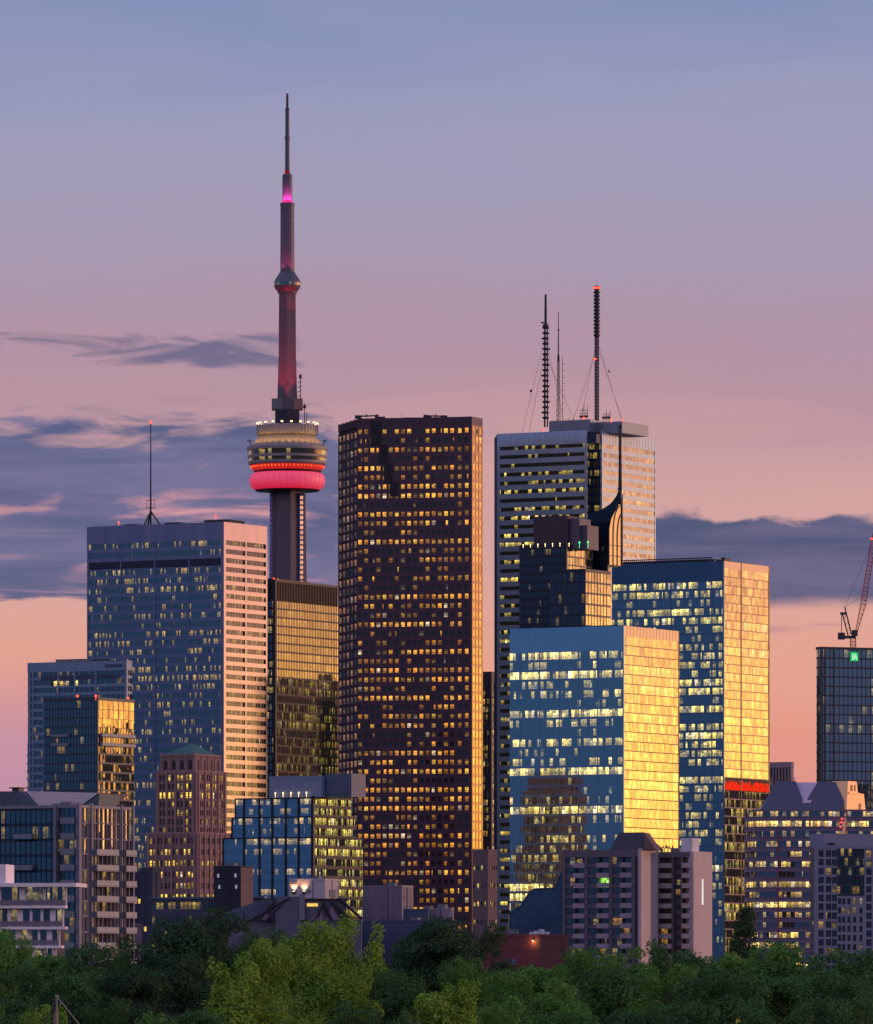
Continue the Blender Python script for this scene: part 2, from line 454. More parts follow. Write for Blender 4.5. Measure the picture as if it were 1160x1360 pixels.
def curtain(b, fr, L, z0, z1, fh, mod, gm, wm, sp=.35, o=.25, gi=-.05, mull=0, mw=.15, mo=.08, s0=0.0, name='window_band', vb=0, wm2=None, ub=None):
    """ribbon glazing: each storey's band of glass is a part, spandrels and mullions belong to the wall"""
    n = max(1, round((z1 - z0) / fh)); fh = (z1 - z0) / n
    w = b.mat(wm); w2 = b.mat(wm2 or wm); u0 = nseed() if ub is None else ub
    for k in range(n):
        zb = z0 + k * fh
        b.wall.obox(fr, s0, L, zb, zb + sp * fh, -.6, o, w)
        g = MB(); g.obox(fr, s0 + .02, L - .02, zb + sp * fh, zb + fh, -.5, gi, 0, (u0, u0 + (L - s0) / mod, vb + k + .03, vb + k + .97))
        b.repeat(name, g, gm, k + 1)
    if mull:
        c = int((L - s0) / mull + .5); st = (L - s0) / max(1, c)
        for i in range(1, c):
            a = s0 + i * st
            b.wall.obox(fr, a - mw / 2, a + mw / 2, z0, z1, -.3, o + mo, w2)

def piers(b, fr, xs, w, z0, z1, o0, o1, m):
    for a in xs: b.wall.obox(fr, a - w / 2, a + w / 2, z0, z1, o0, o1, b.mat(m))

def corner(b, z0, z1, w, p, m):
    b.wall.box(-w, p, -p, w, z0, z1, b.mat(m))

def punched(b, fr, L, z0, z1, nf, cols, ww, wh, gm, wm, s0=0.0, o=.3, sill=.28, name='window', frame=None, skip=None, ub=None):
    """separate windows in a masonry grid; cols = list of centres along the frame"""
    u0 = nseed() if ub is None else ub
    fh = (z1 - z0) / nf; w = b.mat(wm)
    edges = [s0] + [c for c in cols] + [L]
    # piers between columns (full height), spandrels 2 cm behind their faces
    prev = s0
    for c in cols:
        b.wall.obox(fr, prev, c - ww / 2, z0, z1, -.4, o, w); prev = c + ww / 2
    b.wall.obox(fr, prev, L, z0, z1, -.4, o, w)
    for k in range(nf + 1):
        za = z0 + k * fh - (fh - wh) * (1 - sill); zb = z0 + k * fh + (fh - wh) * sill
        za = max(za, z0); zb = min(zb, z1)
        if zb > za: b.wall.obox(fr, s0 + .02, L - .02, za, zb, -.4, o - .03, w)
    for k in range(nf):
        for i, c in enumerate(cols):
            if skip and skip(i, k): continue
            zb = z0 + k * fh + (fh - wh) * sill
            g = MB(); g.obox(fr, c - ww / 2, c + ww / 2, zb, zb + wh, -.35, -.02, 0, (u0 + i + .06, u0 + i + .94, k + .06, k + .94))
            b.repeat(name, g, gm, k + .01 * i)

def parapet(b, z0, z1, m, o=.3, th=.5, f1=True, f2=True):
    w = b.mat(m)
    b.wall.obox(b.F1, 0, b.L1, z0, z1, -th, o, w)
    b.wall.obox(b.F2, 0, b.L2, z0, z1, -th, o - .01, w)
    b.wall.box(-b.L1, 0, b.L2 - th, b.L2, z0, z1, w)
    b.wall.box(-b.L1, -b.L1 + th, th, b.L2 - th, z0, z1 - .02, w)
    b.wall.box(-b.L1 + th, -th, th, b.L2 - th, z0, z1 - 1.0, w)
# ------------------------------------------------------------------ ground
def ground_z(y):
    def ss(a, b, v):
        t = min(1, max(0, (v - a) / (b - a))); return t * t * (3 - 2 * t)
    return 22 - 8 * ss(60, 260, y) - 14 * ss(1080, 1240, y)
def make_ground():
    ys = list(range(-400, 1400, 40)) + [1500, 2000, 3000, 5000, 9000, 20000, 60000]
    xs = [-40000, -12000, -4000, -2000, -1200] + list(range(-800, 801, 80)) + [1200, 2000, 4000, 12000, 40000]
    b = MB(); rr = random.Random(3)
    for y in ys:
        for x in xs: b.v.append((x, y, ground_z(y) - .02 + (rr.uniform(-.35, .15) if abs(x) < 900 and 60 < y < 1240 else 0)))
    w = len(xs)
    for j in range(len(ys) - 1):
        for i in range(w - 1):
            b.f.append((j * w + i, j * w + i + 1, (j + 1) * w + i + 1, (j + 1) * w + i)); b.m.append(0); b.uv.append(None)
    tag(b.build('ground', plain('grass_and_earth', (.035, .045, .022, 1), .95, 0, .4, .05)), kind='structure')
make_ground()

# ================================================================== far towers
# ---- broad steel-clad office tower, left
def tower_steel():
    b = Bld('office_tower', 'broad blue office tower with salmon right side and tripod mast on its flat roof', 'skyscraper', 116, 297, 354, 693, 3500)
    clad = plain('steel_cladding', (.35, .265, .34, 1), .14, 1.0, .06, .12, streak=True)
    gm = glass('steel_tower_glass', .27, (.72, .92, .96, 1), p=.20, fa=.42, ra=1.5, e=1.2, seed=1, tilt=.003, cb=(1, .80, .40, 1), det=2.2)
    b.core(DARKROOF, .55)
    zt = b.z(717)
    gm2 = glass('steel_tower_side_glass', .10, (.8, .8, .9, 1), p=.24, fa=.5, ra=1.0, e=.62, seed=2, det=3)
    zp = zt
    curtain(b, b.F1, b.L1, 0, zp, 4.44, 1.0, gm, clad, .40, .16, -.05, 1.45, .12, -.05)
    curtain(b, b.F2, b.L2, 0, zp, 4.44, 1.45, gm2, clad, .46, .45, -.2, 1.45, .14, -.5)
    piers(b, b.F1, [b.L1 * k / 4 for k in (1, 2, 3)], .7, 0, zt, -.3, .32, clad)
    piers(b, b.F1, [.5], 1.0, 0, zt, -.3, .32, clad)
    piers(b, b.F2, [b.L2 / 2], 1.3, 0, zt, -.3, .5, clad)
    piers(b, b.F2, [.9, b.L2 - .6], 1.3, 0, zt, -.3, .5, clad)
    corner(b, 0, b.top, 1.2, .52, clad)
    parapet(b, zt, b.top, clad, .48, 1.0)
    # mechanical storey
    lv = plain('mechanical_louvre', lin(28, 42, 66), .5, .3, .2, .6)
    m = MB(); m.obox(b.F1, 1.2, b.L1 - .3, b.z(751), b.z(741), -.3, .26)
    for i in range(40): m.obox(b.F1, 1.5 + i * (b.L1 - 3) / 40, 1.9 + i * (b.L1 - 3) / 40, b.z(750.5), b.z(741.5), .2, .31)
    b.part('mechanical_louvre', m, lv)
    # roof
    z = b.top
    b.unit(-16, -2, 8, 24, z - .8, z + 1.8, DARKROOF)
    b.unit(-38, -30, 6, 16, z - .8, z + 1.2, DARKROOF)
    b.unit(-62, -55, 6, 16, z - .8, z + 1.0, DARKROOF)
    rl = MB()
    for i in range(22): rl.tube((-b.L1 + 2 + i * 3.4, 1.4, z - .6), (-b.L1 + 2 + i * 3.4, 1.4, z + .7), .09, n=4)
    rl.tube((-b.L1 + 2, 1.4, z + .65), (-2, 1.4, z + .65), .08, n=4)
    b.part('roof_rail', rl, STEEL)
    b.beacon(-b.L1 + b.px1(155), 2, z + 1.6); b.beacon(-b.L1 + b.px1(284), 2, z + 3.0)
    # tripod mast
    ax = -b.L1 + b.px1(192) ; ay = 6.0
    a = MB(); s = 3500 / FPX
    zt_, zk = z + 137 * s, z + 19 * s
    a.tube((ax, ay, zk - 8), (ax, ay, zt_), .55, .22, 8)
    for k in range(3):
        an = R(20 + 120 * k); a.tube((ax + 5.6 * math.cos(an), ay + 5.6 * math.sin(an), z - .9), (ax, ay, zk), .42, .42, 6)
    a.tube((ax - 2.4, ay, zk + 1.8), (ax + 2.4, ay, zk + 1.8), .16); a.tube((ax - 2.4, ay, zk + 5.6), (ax + 2.4, ay, zk + 5.6), .16)
    for sx in (-2.4, 2.4): a.tube((ax + sx, ay, zk + .8), (ax + sx, ay, zk + 6.4), .11)
    a.tube((ax - .9, ay, zt_ - 1.2), (ax + .9, ay, zt_ - 1.2), .12)
    an_ = b.part('antenna', a, STEEL)
    q = MB(); q.lathe([(.3, zt_ - .2), (.6, zt_ + .5), (.3, zt_ + 1.2)], 8, ax, ay); b.part('beacon', q, BEACON, parent=an_)
    b.done()

# ---- dark bronze tower behind, between steel tower and red tower
def tower_black():
    b = Bld('office_tower', 'dark bronze tower with fine vertical fins and gold reflections, behind the red-brown tower', 'skyscraper', 343, 365.5, 449, 769.5, 3760)
    blk = plain('black_steel', lin(34, 30, 38), .4, .5, .2, .3)
    gm = glass('bronze_glass', .30, (1, .82, .5, 1), p=.28, fa=.6, ra=1.1, e=.75, seed=3, tilt=.004, ca=(1, .72, .2, 1), cb=(1, .86, .3, 1))
    gmL = glass('bronze_glass_dark', .22, (.6, .7, .8, 1), p=.22, fa=.5, ra=1.2, e=.8, seed=4, tilt=.004, ca=(1, .72, .2, 1), cb=(1, .86, .3, 1))
    b.core(DARKROOF, .7)
    zt = b.z(798)
    curtain(b, b.F1, b.L1, 0, zt, 4.62, 1.7, gmL, blk, .26, .2, 0, 1.7, .2, .15)
    curtain(b, b.F2, b.L2, 0, zt, 4.62, 1.7, gm, blk, .20, .12, .04, 1.72, .44, .06)
    corner(b, 0, b.top, 1.0, .5, blk)
    for fr, L in ((b.F1, b.L1), (b.F2, b.L2)):
        g = MB(); g.obox(fr, .3, L - .3, zt, b.top - 1.2, -.5, .1)
        c = int(L / 1.72)
        for i in range(c): g.obox(fr, .4 + i * 1.72, .8 + i * 1.72, zt, b.top - .6, -.1, .5)
        b.part('mechanical_louvre', g, blk)
    parapet(b, b.top - 1.2, b.top, blk, .55, .8)
    b.beacon(-2, 2, b.top + .3); b.beacon(-3, 8, b.top + .3, .3)
    b.unit(-20, -8, 12, 50, b.top - .6, b.top + 1.4, blk)
    rl = MB()
    for i in range(26): rl.tube((-1.4, 4 + i * 2.3, b.top - .4), (-1.4, 4 + i * 2.3, b.top + .9), .09, n=4)
    b.part('roof_rail', rl, STEEL)
    b.done()

# ---- observation tower
def obs_tower():
    Y = 4100.0; s = Y / FPX
    cx = 381.8
    root = empty('observation_tower', (wx(cx, Y), Y, 0), 0, 'tall needle-shaped concrete tower with round pod lit pink and red', 'tower')
    Z = lambda py: wz(py, Y)
    conc = plain('tower_concrete', lin(94, 86, 98), .8, 0, .12, .05, streak=True)
    dark = plain('tower_dark_band', lin(36, 38, 52), .35, .2, .2, .2)
    pale = plain('tower_pale_ring', lin(150, 140, 146), .6, .1, .1, .2)
    mast = plain('tower_mast_cladding', lin(96, 92, 108), .55, .2, .12, .2)
    # shaft: hexagonal core with three tapering wings
    b = MB()
    def ring(rw, rc, th):
        pts = []
        for k in range(3):
            a = R(262 + 120 * k)
            ux, uy = math.cos(a), math.sin(a); vx, vy = -uy, ux
            pts += [(rw * ux - th * vx, rw * uy - th * vy), (rw * ux + th * vx, rw * uy + th * vy)]
            a2 = R(262 + 60 + 120 * k); pts.append((rc * math.cos(a2), rc * math.sin(a2)))
        return pts
    lv = [(1412, 25 , 11, 4.2), (1100, 13.2, 8.6, 3.9), (769, 10.6, 8.0, 3.7), (652, 9.9, 7.8, 3.6)]
    pl = [ring(w, c, t) for _, w, c, t in lv]
    for i in range(3):
        b.prism(pl[i], Z(lv[i][0]), Z(lv[i + 1][0]) - .02, 0, pl[i + 1])
    b.build('shaft', conc, root)
    sp = plain('elevator_glass', lin(120, 116, 140), .1, 0, .1, .2)
    for a, nm, cl in ((-38, 'elevator_strip', (1.0, .46, .28, 1)), (205, 'elevator_strip', (.10, .05, .34, 1))):
        e = MB(); an = R(a); rr = 9.6
        x, y = rr * math.cos(an), rr * math.sin(an)
        if a == -38:
            e.box(7.0, 9.8, -5.6, -3.9, Z(1130), Z(656))
        else:
            e.box(-10.2, -8.9, -5.0, -3.4, Z(1130), Z(656))
        eo = e.build(nm, sp, root)
        q = MB(); k = 0; z = Z(1120)
        while z < Z(660):
            if a == -38: q.box(7.6, 9.3, -5.68, -5.6, z, z + 1.9)
            else: q.box(-9.9, -9.3, -5.08, -5.0, z, z + 1.2)
            z += 2.9
        q.build('light_strip', glow('shaft_light_%s' % ('warm' if a == -38 else 'violet'), cl, .8 if a == -38 else .9, .5, .06), eo)
    # ledge line beside the elevator
    e = MB(); e.box(3.0, 3.7, -8.2, -6.0, Z(1130), Z(656)); e.build('rail', pale, root)
    # pod
    pod = empty('main_pod', (0, 0, 0), 0, None, None); pod.parent = root
    r = lambda w: w * s
    d = MB(); d.lathe([(r(38), Z(651)), (r(44), Z(650)), (r(48.6), Z(646)), (r(50.2), Z(640)), (r(49.8), Z(634)), (r(47.5), Z(630)), (r(43), Z(628.2))], 64)
    rad = plain('radome_skin', (.50, .22, .32, 1), .55, 0, .05, .3, emis=(.95, .010, .06, 1), estr=.6)  # red LED wash put into the skin as base colour and emission
    for k in range(36):
        a = 2 * math.pi * k / 36; c_, s_ = math.cos(a), math.sin(a)
        pr_ = [(38, 651), (44, 650), (48.6, 646), (50.2, 640), (49.8, 634), (47.5, 630)]
        for (w0, y0), (w1, y1) in zip(pr_, pr_[1:]): d.tube((r(w0) * c_, r(w0) * s_, Z(y0)), (r(w1) * c_, r(w1) * s_, Z(y1)), .07, n=4, m=1)
    d.build('radome', [rad, plain('radome_seam', (.20, .05, .10, 1), .6, emis=(.95, .01, .06, 1), estr=.25)], pod, smooth=True)
    d = MB(); d.lathe([(r(20), Z(653.5)), (r(42), Z(652.5)), (r(43), Z(651)), (r(38), Z(650.8))], 64); d.build('pod_underside', dark, pod)
    d = MB(); d.lathe([(r(43), Z(628.2)), (r(45.5), Z(625.5)), (r(45.3), Z(625.4))], 64); d.build('pod_neck', dark, pod)
    d = MB(); d.lathe([(r(45.3), Z(625.4)), (r(47.6), Z(622)), (r(49.5), Z(618.6))], 64); rb = d.build('red_light_ring', plain('red_ring', (.10, .02, .02, 1), .4, 0, .1, .3, emis=(1, .03, .015, 1), estr=.55), pod)
    d = MB()
    for k in range(60):
        a = 2 * math.pi * k / 60
        d.tube((r(47.9) * math.cos(a), r(47.9) * math.sin(a), Z(621.5)), (r(48.9) * math.cos(a), r(48.9) * math.sin(a), Z(619.6)), .38, n=5)
    d.build('red_lamp', glow('red_lamp', (1, .10, .03, 1), 1.7, .5, .2), pod)['kind'] = 'stuff'
    d = MB(); d.lathe([(r(49.5), Z(618.6)), (r(51.6), Z(616.4)), (r(52), Z(613.5)), (r(51.5), Z(613.4))], 64); d.build('floor_ring', pale, pod, smooth=False)
    podg = glass('pod_glass', .2, (1, 1, 1, 1), p=.10, fa=.1, ra=.4, e=1.6, seed=5, cb=(1, .9, .7, 1))
    d = MB(); d.lathe([(r(51.3), Z(613.4)), (r(51.6), Z(609))], 64, uv=1); d.build('window_band', podg, pod)
    d = MB(); d.lathe([(r(51.6), Z(609)), (r(52.6), Z(608.8)), (r(53), Z(605.5)), (r(52), Z(605.3))], 64); d.build('floor_ring', pale, pod)
    d = MB(); d.lathe([(r(51.6), Z(605.3)), (r(52.0), Z(599))], 64, uv=1); d.build('window_band', podg, pod)
    d = MB(); d.lathe([(r(52), Z(599)), (r(53.6), Z(598.6)), (r(54), Z(594.4)), (r(52.5), Z(593.6)), (r(47), Z(592.8))], 64); d.build('floor_ring', pale, pod)
    # window-cleaning arms at the rim
    for sx in (-1, 1):
        a = MB(); x = sx * r(48)
        a.tube((x, -6, Z(593)), (x + sx * r(2), -6, Z(586.5)), .3); a.tube((x + sx * r(4.5), -6, Z(585)), (x - sx * r(2), -6, Z(587.5)), .28); a.tube((x + sx * r(4), -6, Z(585)), (x + sx * r(4.5), -6, Z(588)), .2)
        a.build('maintenance_arm', STEEL, pod)
    d = MB(); d.lathe([(r(47), Z(592.8)), (r(45), Z(588.5)), (r(42), Z(584)), (r(39), Z(580.5)), (r(36.5), Z(578.2))], 64)
    for k in range(64):
        a = 2 * math.pi * k / 64
        d.tube((r(46.9) * math.cos(a), r(46.9) * math.sin(a), Z(592.6)), (r(36.5) * math.cos(a), r(36.5) * math.sin(a), Z(578.3)), .22, n=4)
    dome = plain('pod_upper_skin', lin(150, 132, 120), .55, .1, .1, .2)
    d.build('pod_roof', dome, pod)
    d = MB(); d.lathe([(r(36.3), Z(578.2)), (r(40), Z(577.6)), (r(40.4), Z(566)), (r(39), Z(565.2)), (r(38.6), Z(567))], 64)
    for k in range(48):
        a = 2 * math.pi * k / 48
        d.tube((r(40.3) * math.cos(a), r(40.3) * math.sin(a), Z(577.4)), (r(40.6) * math.cos(a), r(40.6) * math.sin(a), Z(566)), .3, n=4)
    d.build('crown_ring', pale, pod)
    d = MB(); d.lathe([(r(38.6), Z(567)), (r(20), Z(566.5))], 48); d.build('crown_deck', dark, pod)
    for k in range(20):
        a = 2 * math.pi * (k + .5) / 20
        f = MB(); x, y = r(40) * math.cos(a), r(40) * math.sin(a)
        f.tube((x, y, Z(565.5)), (x, y, Z(563.4)), .35, n=6); f.lathe([(.3, Z(563.6)), (.75, Z(562.8)), (.5, Z(561.6))], 8, x, y, m=1)
        f.build('floodlight', [STEEL, LAMPW], pod)
    # golden floods on the pod roof under the crown ring
    for k in range(14):
        a = R(196 + 11.3 * k)
        lt = bpy.data.lights.new('pod_flood', 'SPOT'); lt.energy = 750; lt.color = (1, .56, .10); lt.spot_size = R(110); lt.shadow_soft_size = 1.2; lt.spot_blend = .7
        lo = bpy.data.objects.new('pod_flood', lt); COL.objects.link(lo); lo.parent = pod
        lo.location = (r(50) * math.cos(a), r(50) * math.sin(a), Z(592) + 2.0)
        tgt = Vector((r(39) * math.cos(a), r(39) * math.sin(a), Z(583))) - Vector(lo.location)
        lo.rotation_euler = (-tgt).to_track_quat('Z', 'Y').to_euler()
    # neck and equipment boxes above the pod
    u = MB(); u.prism([(r(18.5) * math.cos(R(30 + 60 * k)), r(18.5) * math.sin(R(30 + 60 * k))) for k in range(6)], Z(567), Z(545)); u.build('upper_shaft_base', dark, root)
    for sx, w in ((-1, 15), (1, 12)):
        e = MB(); x0, x1 = sorted((sx * r(20.5), sx * r(20.5 - w))); e.box(x0, x1, -r(12), r(6), Z(545), Z(530)); e.box(x0 + .3, x1 - .3, -r(12) - .2, -r(12), Z(543.5), Z(532)); e.build('equipment_box', UNITGREY if sx < 0 else plain('equipment_tan', lin(150, 110, 100), .7), root)
    u = MB()
    for i, (py0, py1, w0, w1) in enumerate(((545, 470, 15.5, 13.2), (470, 388, 13.2, 12.6))):
        u.prism([(r(w0) * math.cos(R(30 + 60 * k)), r(w0) * math.sin(R(30 + 60 * k))) for k in range(6)], Z(py0) + .02, Z(py1), 0,
                [(r(w1) * math.cos(R(30 + 60 * k)), r(w1) * math.sin(R(30 + 60 * k))) for k in range(6)])
    u.build('upper_shaft', conc, root)
    # small antennas at the right of the upper shaft
    a = MB()
    for dx, p0, p1, bx in ((17.5, 545, 497, 500), (23, 562, 536, 540), (26, 566, 548, 566)):
        a.tube((r(dx), -3, Z(p0)), (r(dx), -3, Z(p1)), .25)
        a.box(r(dx) - .8, r(dx) + .8, -3.8, -2.2, Z(bx + 3), Z(bx - 1.5))
    for k in range(7): a.tube((r(14), -2, Z(545 - k * 6)), (r(19), -3, Z(543 - k * 6)), .2)
    a.build('antenna', STEEL, root)
    # sky pod
    k_ = MB(); k_.lathe([(r(12.5), Z(390)), (r(13.2), Z(387)), (r(16.2), Z(383.5)), (r(17.8), Z(380)), (r(17.9), Z(375)), (r(16.5), Z(372)), (r(12), Z(364.5)), (r(9.5), Z(361))], 40)
    for k in range(40):
        a = 2 * math.pi * k / 40
        k_.tube((r(16.4) * math.cos(a), r(16.4) * math.sin(a), Z(372)), (r(9.6) * math.cos(a), r(9.6) * math.sin(a), Z(361.4)), .16, n=4)
    sk = k_.build('sky_pod', mast, root)
    g = MB(); g.lathe([(r(17.95), Z(379.4)), (r(18.05), Z(375.6))], 40, uv=1); g.build('window_band', glass('sky_pod_glass', .35, (1, .9, .8, 1), p=.15, seed=6, e=.8), sk)
    # broadcast mast
    mm = MB()
    mm.lathe([(r(9.4), Z(361.2)), (r(9.2), Z(272)), (r(8.8), Z(270))], 20)
    mm.lathe([(r(9.7), Z(273)), (r(9.7), Z(269.5))], 20)
    for k in range(10): mm.lathe([(r(9.5), Z(360 - k * 9)), (r(9.5), Z(359.4 - k * 9))], 20)
    mm.build('mast_section', mast, root)
    mg = MB(); mg.lathe([(r(6.7), Z(269.5)), (r(6.6), Z(233)), (r(5.6), Z(231))], 20); mg.build('mast_section', mast, root)
    mg = MB(); mg.lathe([(r(6.9), Z(269.4)), (r(6.9), Z(266.6))], 20); mg.build('light_ring', glow('magenta_light', (1, .03, .30, 1), 1.1), root)
    mg = MB(); mg.lathe([(r(3.2), Z(231)), (r(2.9), Z(186)), (r(3.6), Z(185.6)), (r(3.6), Z(181)), (r(2.8), Z(180.6)), (r(2.7), Z(146))], 14)
    mg.lathe([(r(3.1), Z(146)), (r(3.1), Z(143.4))], 14); mg.build('mast_section', mast, root)
    mg = MB(); mg.lathe([(r(3.4), Z(231)), (r(3.4), Z(227))], 14); mg.build('light_ring', glow('dim_red_light', (.5, .01, .04, 1), .5), root)
    mg = MB(); mg.lathe([(r(1.7), Z(143.4)), (r(1.5), Z(124))], 10); mg.build('mast_tip', plain('mast_tip_red', lin(70, 24, 40), .5), root)
    # coloured floods that wash the mast from the pods below
    def spot(px_off, y_off, z0, tx, ty, tz, e, col, size, soft=.4):
        lt = bpy.data.lights.new('mast_flood', 'SPOT'); lt.energy = e; lt.color = col; lt.spot_size = R(size); lt.shadow_soft_size = soft; lt.spot_blend = .5
        lo = bpy.data.objects.new('mast_flood', lt); COL.objects.link(lo); lo.parent = root
        lo.location = (px_off, y_off, z0)
        v = Vector((tx, ty, tz)) - Vector(lo.location); lo.rotation_euler = (-v).to_track_quat('Z', 'Y').to_euler()
    for dx in (-6, 0, 7):
        spot(dx * 1.6, -16.5, Z(563), dx * .3, 0, Z(440), 60000, (1, .04, .08), 30)
    for dx in (-6, 6):
        spot(dx, -9, Z(372) + 1.5, dx * .3, 0, Z(330), 9000, (1, .05, .25), 50)
        spot(dx * .5, -5.2, Z(269) + .3, 0, 0, Z(256), 9000, (1, .05, .42), 70)
    spot(10, -16, Z(388) - 14, 0, 0, Z(384), 5000, (1, .04, .04), 60)

# ---- red-brown granite tower
def tower_red():
    Y = 3360.0; s = Y / FPX
    X0 = wx(605, Y)
    root_b = Bld.__new__(Bld)
    b = root_b; b.Y = Y; b.T = 0; b.X = X0; b.wall = MB(); b.wmats = []; b.rep = {}
    b.root = empty('granite_tower', (X0, Y, 0), 0, 'tall red-brown tower with a stepped notch at its top and rows of small amber windows', 'skyscraper')
    gran = plain('red_granite', lin(76, 46, 64), .24, 0, .14, .4, spec=.5, streak=True)
    gran2 = plain('red_granite_sunset', (.44, .25, .12, 1), .16, .65, .12, .4, spec=.6)  # lit copy of the granite: sunset gold put into its colour
    gm = glass('granite_tower_glass', .07, (1, .9, .8, 1), p=.62, fa=.9, ra=1.5, e=.9, ca=(1, .36, .05, 1), cb=(1, .60, .13, 1), seed=8, det=1.6, tilt=.004)
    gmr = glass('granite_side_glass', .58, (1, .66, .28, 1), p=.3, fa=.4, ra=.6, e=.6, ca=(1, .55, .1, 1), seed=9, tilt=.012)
    gmf = glass('granite_fin_glass', .2, (1, .8, .7, 1), p=.9, fa=.25, ra=.4, e=.22, ca=(1, .42, .22, 1), cb=(1, .55, .35, 1), seed=10)
    PX = lambda px, dep: ((px - CX) / FPX * (Y + dep) - X0, dep)
    zt = wz(553, Y)
    nf = 68; fh = (zt - 4.0) / nf
    P1, P2, P3, P4 = PX(474.5, 12), PX(605, 2.4), PX(627, 0), PX(641.3, 11.7)
    teeth = []; x0, y0 = PX(449.3, 46); dy = (46 - 12) / 5.0; dx = (P1[0] - x0) / 5.0
    poly = []
    for i in range(5):
        yy = y0 - dy * i
        poly += [(x0 + dx * i, yy), (x0 + dx * (i + 1), yy)]
        teeth.append((x0 + dx * i, yy, dx))
    poly += [P1, P2, P3, P4, (P4[0] - 6, 52), (x0 + 4, 56)]
    # core set in from the faces
    inner = [(a + .3, c + .6) for a, c in poly[:-5]] + [(P1[0] + .3, P1[1] + .6), (P2[0], P2[1] + .6), (P3[0] - .4, P3[1] + .7), (P4[0] - .6, P4[1] + .3), (P4[0] - 6.3, 51), (x0 + 4, 55)]
    b.wall.prism(inner, 0, zt - 1.0, b.mat(DARKROOF))
    def fr_of(p, q):
        L = math.hypot(q[0] - p[0], q[1] - p[1]); return (p[0], p[1], (q[0] - p[0]) / L, (q[1] - p[1]) / L), L
    # main face
    fr, L = fr_of(P1, P2); n = 16; w = L / n
    sk = lambda i, k: (k >= nf - 10 and (3 + (nf - 1 - k) // 2 <= i + 1 <= 3 + (nf - 1 - k) // 2))
    cols = [w * (i + .5) for i in range(n)]
    punched(b, fr, L, 0, zt - 4, nf, cols, 1.8, 2.15, gm, gran, 0, .3, .35)
    # next face
    fr2, L2 = fr_of(P2, P3)
    punched(b, fr2, L2, 0, zt - 4, nf, [L2 * .27, L2 * .70], 1.75, 2.35, gm, gran, 0, .3, .35)
    # gold face
    fr3, L3 = fr_of(P3, P4)
    punched(b, fr3, L3, 0, zt - 4, nf, [L3 * .2, L3 * .5, L3 * .8], 2.6, 2.9, gmr, gran2, 0, .12, .4)
    for (x, y, d) in teeth:
        f = (x, y, 1, 0)
        punched(b, f, d, 0, zt - 5, nf, [d * .58], d * .5, 2.9, gmf, gran, 0, .2, .4)
        b.wall.obox((x, y, 0, -1), 0, dy, 0, zt - 5, -.4, .0, b.mat(gran)) if False else None
        b.wall.box(x, x + .35, y - .1 - 0, y + dy - .3, 0, zt - 5, b.mat(gran))
    # top band
    g = b.mat(gran)
    b.wall.prism(poly, zt - 3.98, zt, g)
    for f, l in ((fr, L), (fr2, L2)):
        c = int(l / 1.5)
        for i in range(c): b.wall.obox(f, i * l / c + .05, i * l / c + .35, zt - 3.9, zt - .1, 0, .22, g)
    # stepped dark notch: recess shade put into the colour of slatted panels stepping down right
    nt = plain('notch_shade', lin(22, 18, 32), .6, 0, .2, .6)
    steps = [(493, 508, 557, 590), (504, 517, 588, 614), (511, 523, 612, 640), (519, 531, 638, 658)]
    for x0_, x1_, ya, yb in steps:
        m = MB()
        a0 = PX(x0_, 8)[0] - P1[0]; a1 = PX(x1_, 8)[0] - P1[0]
        m.obox(fr, a0, a1, wz(yb, Y), wz(ya, Y), -.2, .34)
        for i in range(8): m.obox(fr, a0 + .1, a1 - .1, wz(yb, Y) + (i + .2) * (wz(ya, Y) - wz(yb, Y)) / 8, wz(yb, Y) + (i + .6) * (wz(ya, Y) - wz(yb, Y)) / 8, .3, .40)
        b.part('notch_panel', m, nt)
    # window-washing cranes and beacons on the roof
    for px, arm in ((476, 1), (590, -1)):
        c = MB(); x = PX(px, 16)[0]; y = 16
        c.box(x - 1.6, x + 1.6, y - 1.2, y + 1.2, zt + .2, zt + 1.8); c.box(x - .5, x + .5, y - .5, y + .5, zt - .1, zt + .3)
        c.tube((x, y, zt + 1.4), (x + arm * 9.5, y, zt + 1.7), .35); c.box(x + arm * 8.2, x + arm * 9.8, y - .5, y + .5, zt + 1.3, zt + 2.2)
        c.tube((x + arm * 4, y, zt + 2.4), (x + arm * 4, y, zt + .9), .3)
        b.part('roof_crane', c, STEEL)
    for px in (475, 625): b.beacon(PX(px, 18)[0], 18, zt + .2, .5)
    for px, w_, h_ in ((505, 5, 1.6), (548, 8, 1.2), (568, 4, 2.0)):
        c = MB(); x = PX(px, 24)[0]; c.box(x - w_ / 2, x + w_ / 2, 20, 26, zt - .1, zt + h_); c.box(x - w_ / 2 + .3, x + w_ / 2 - .3, 19.85, 20, zt + .3, zt + h_ - .3); b.part('roof_unit', c, DARKROOF)
    a = MB(); a.tube((PX(533, 20)[0], 20, zt), (PX(533, 20)[0], 20, zt + 3.5), .08); b.part('antenna', a, STEEL)
    b.done()

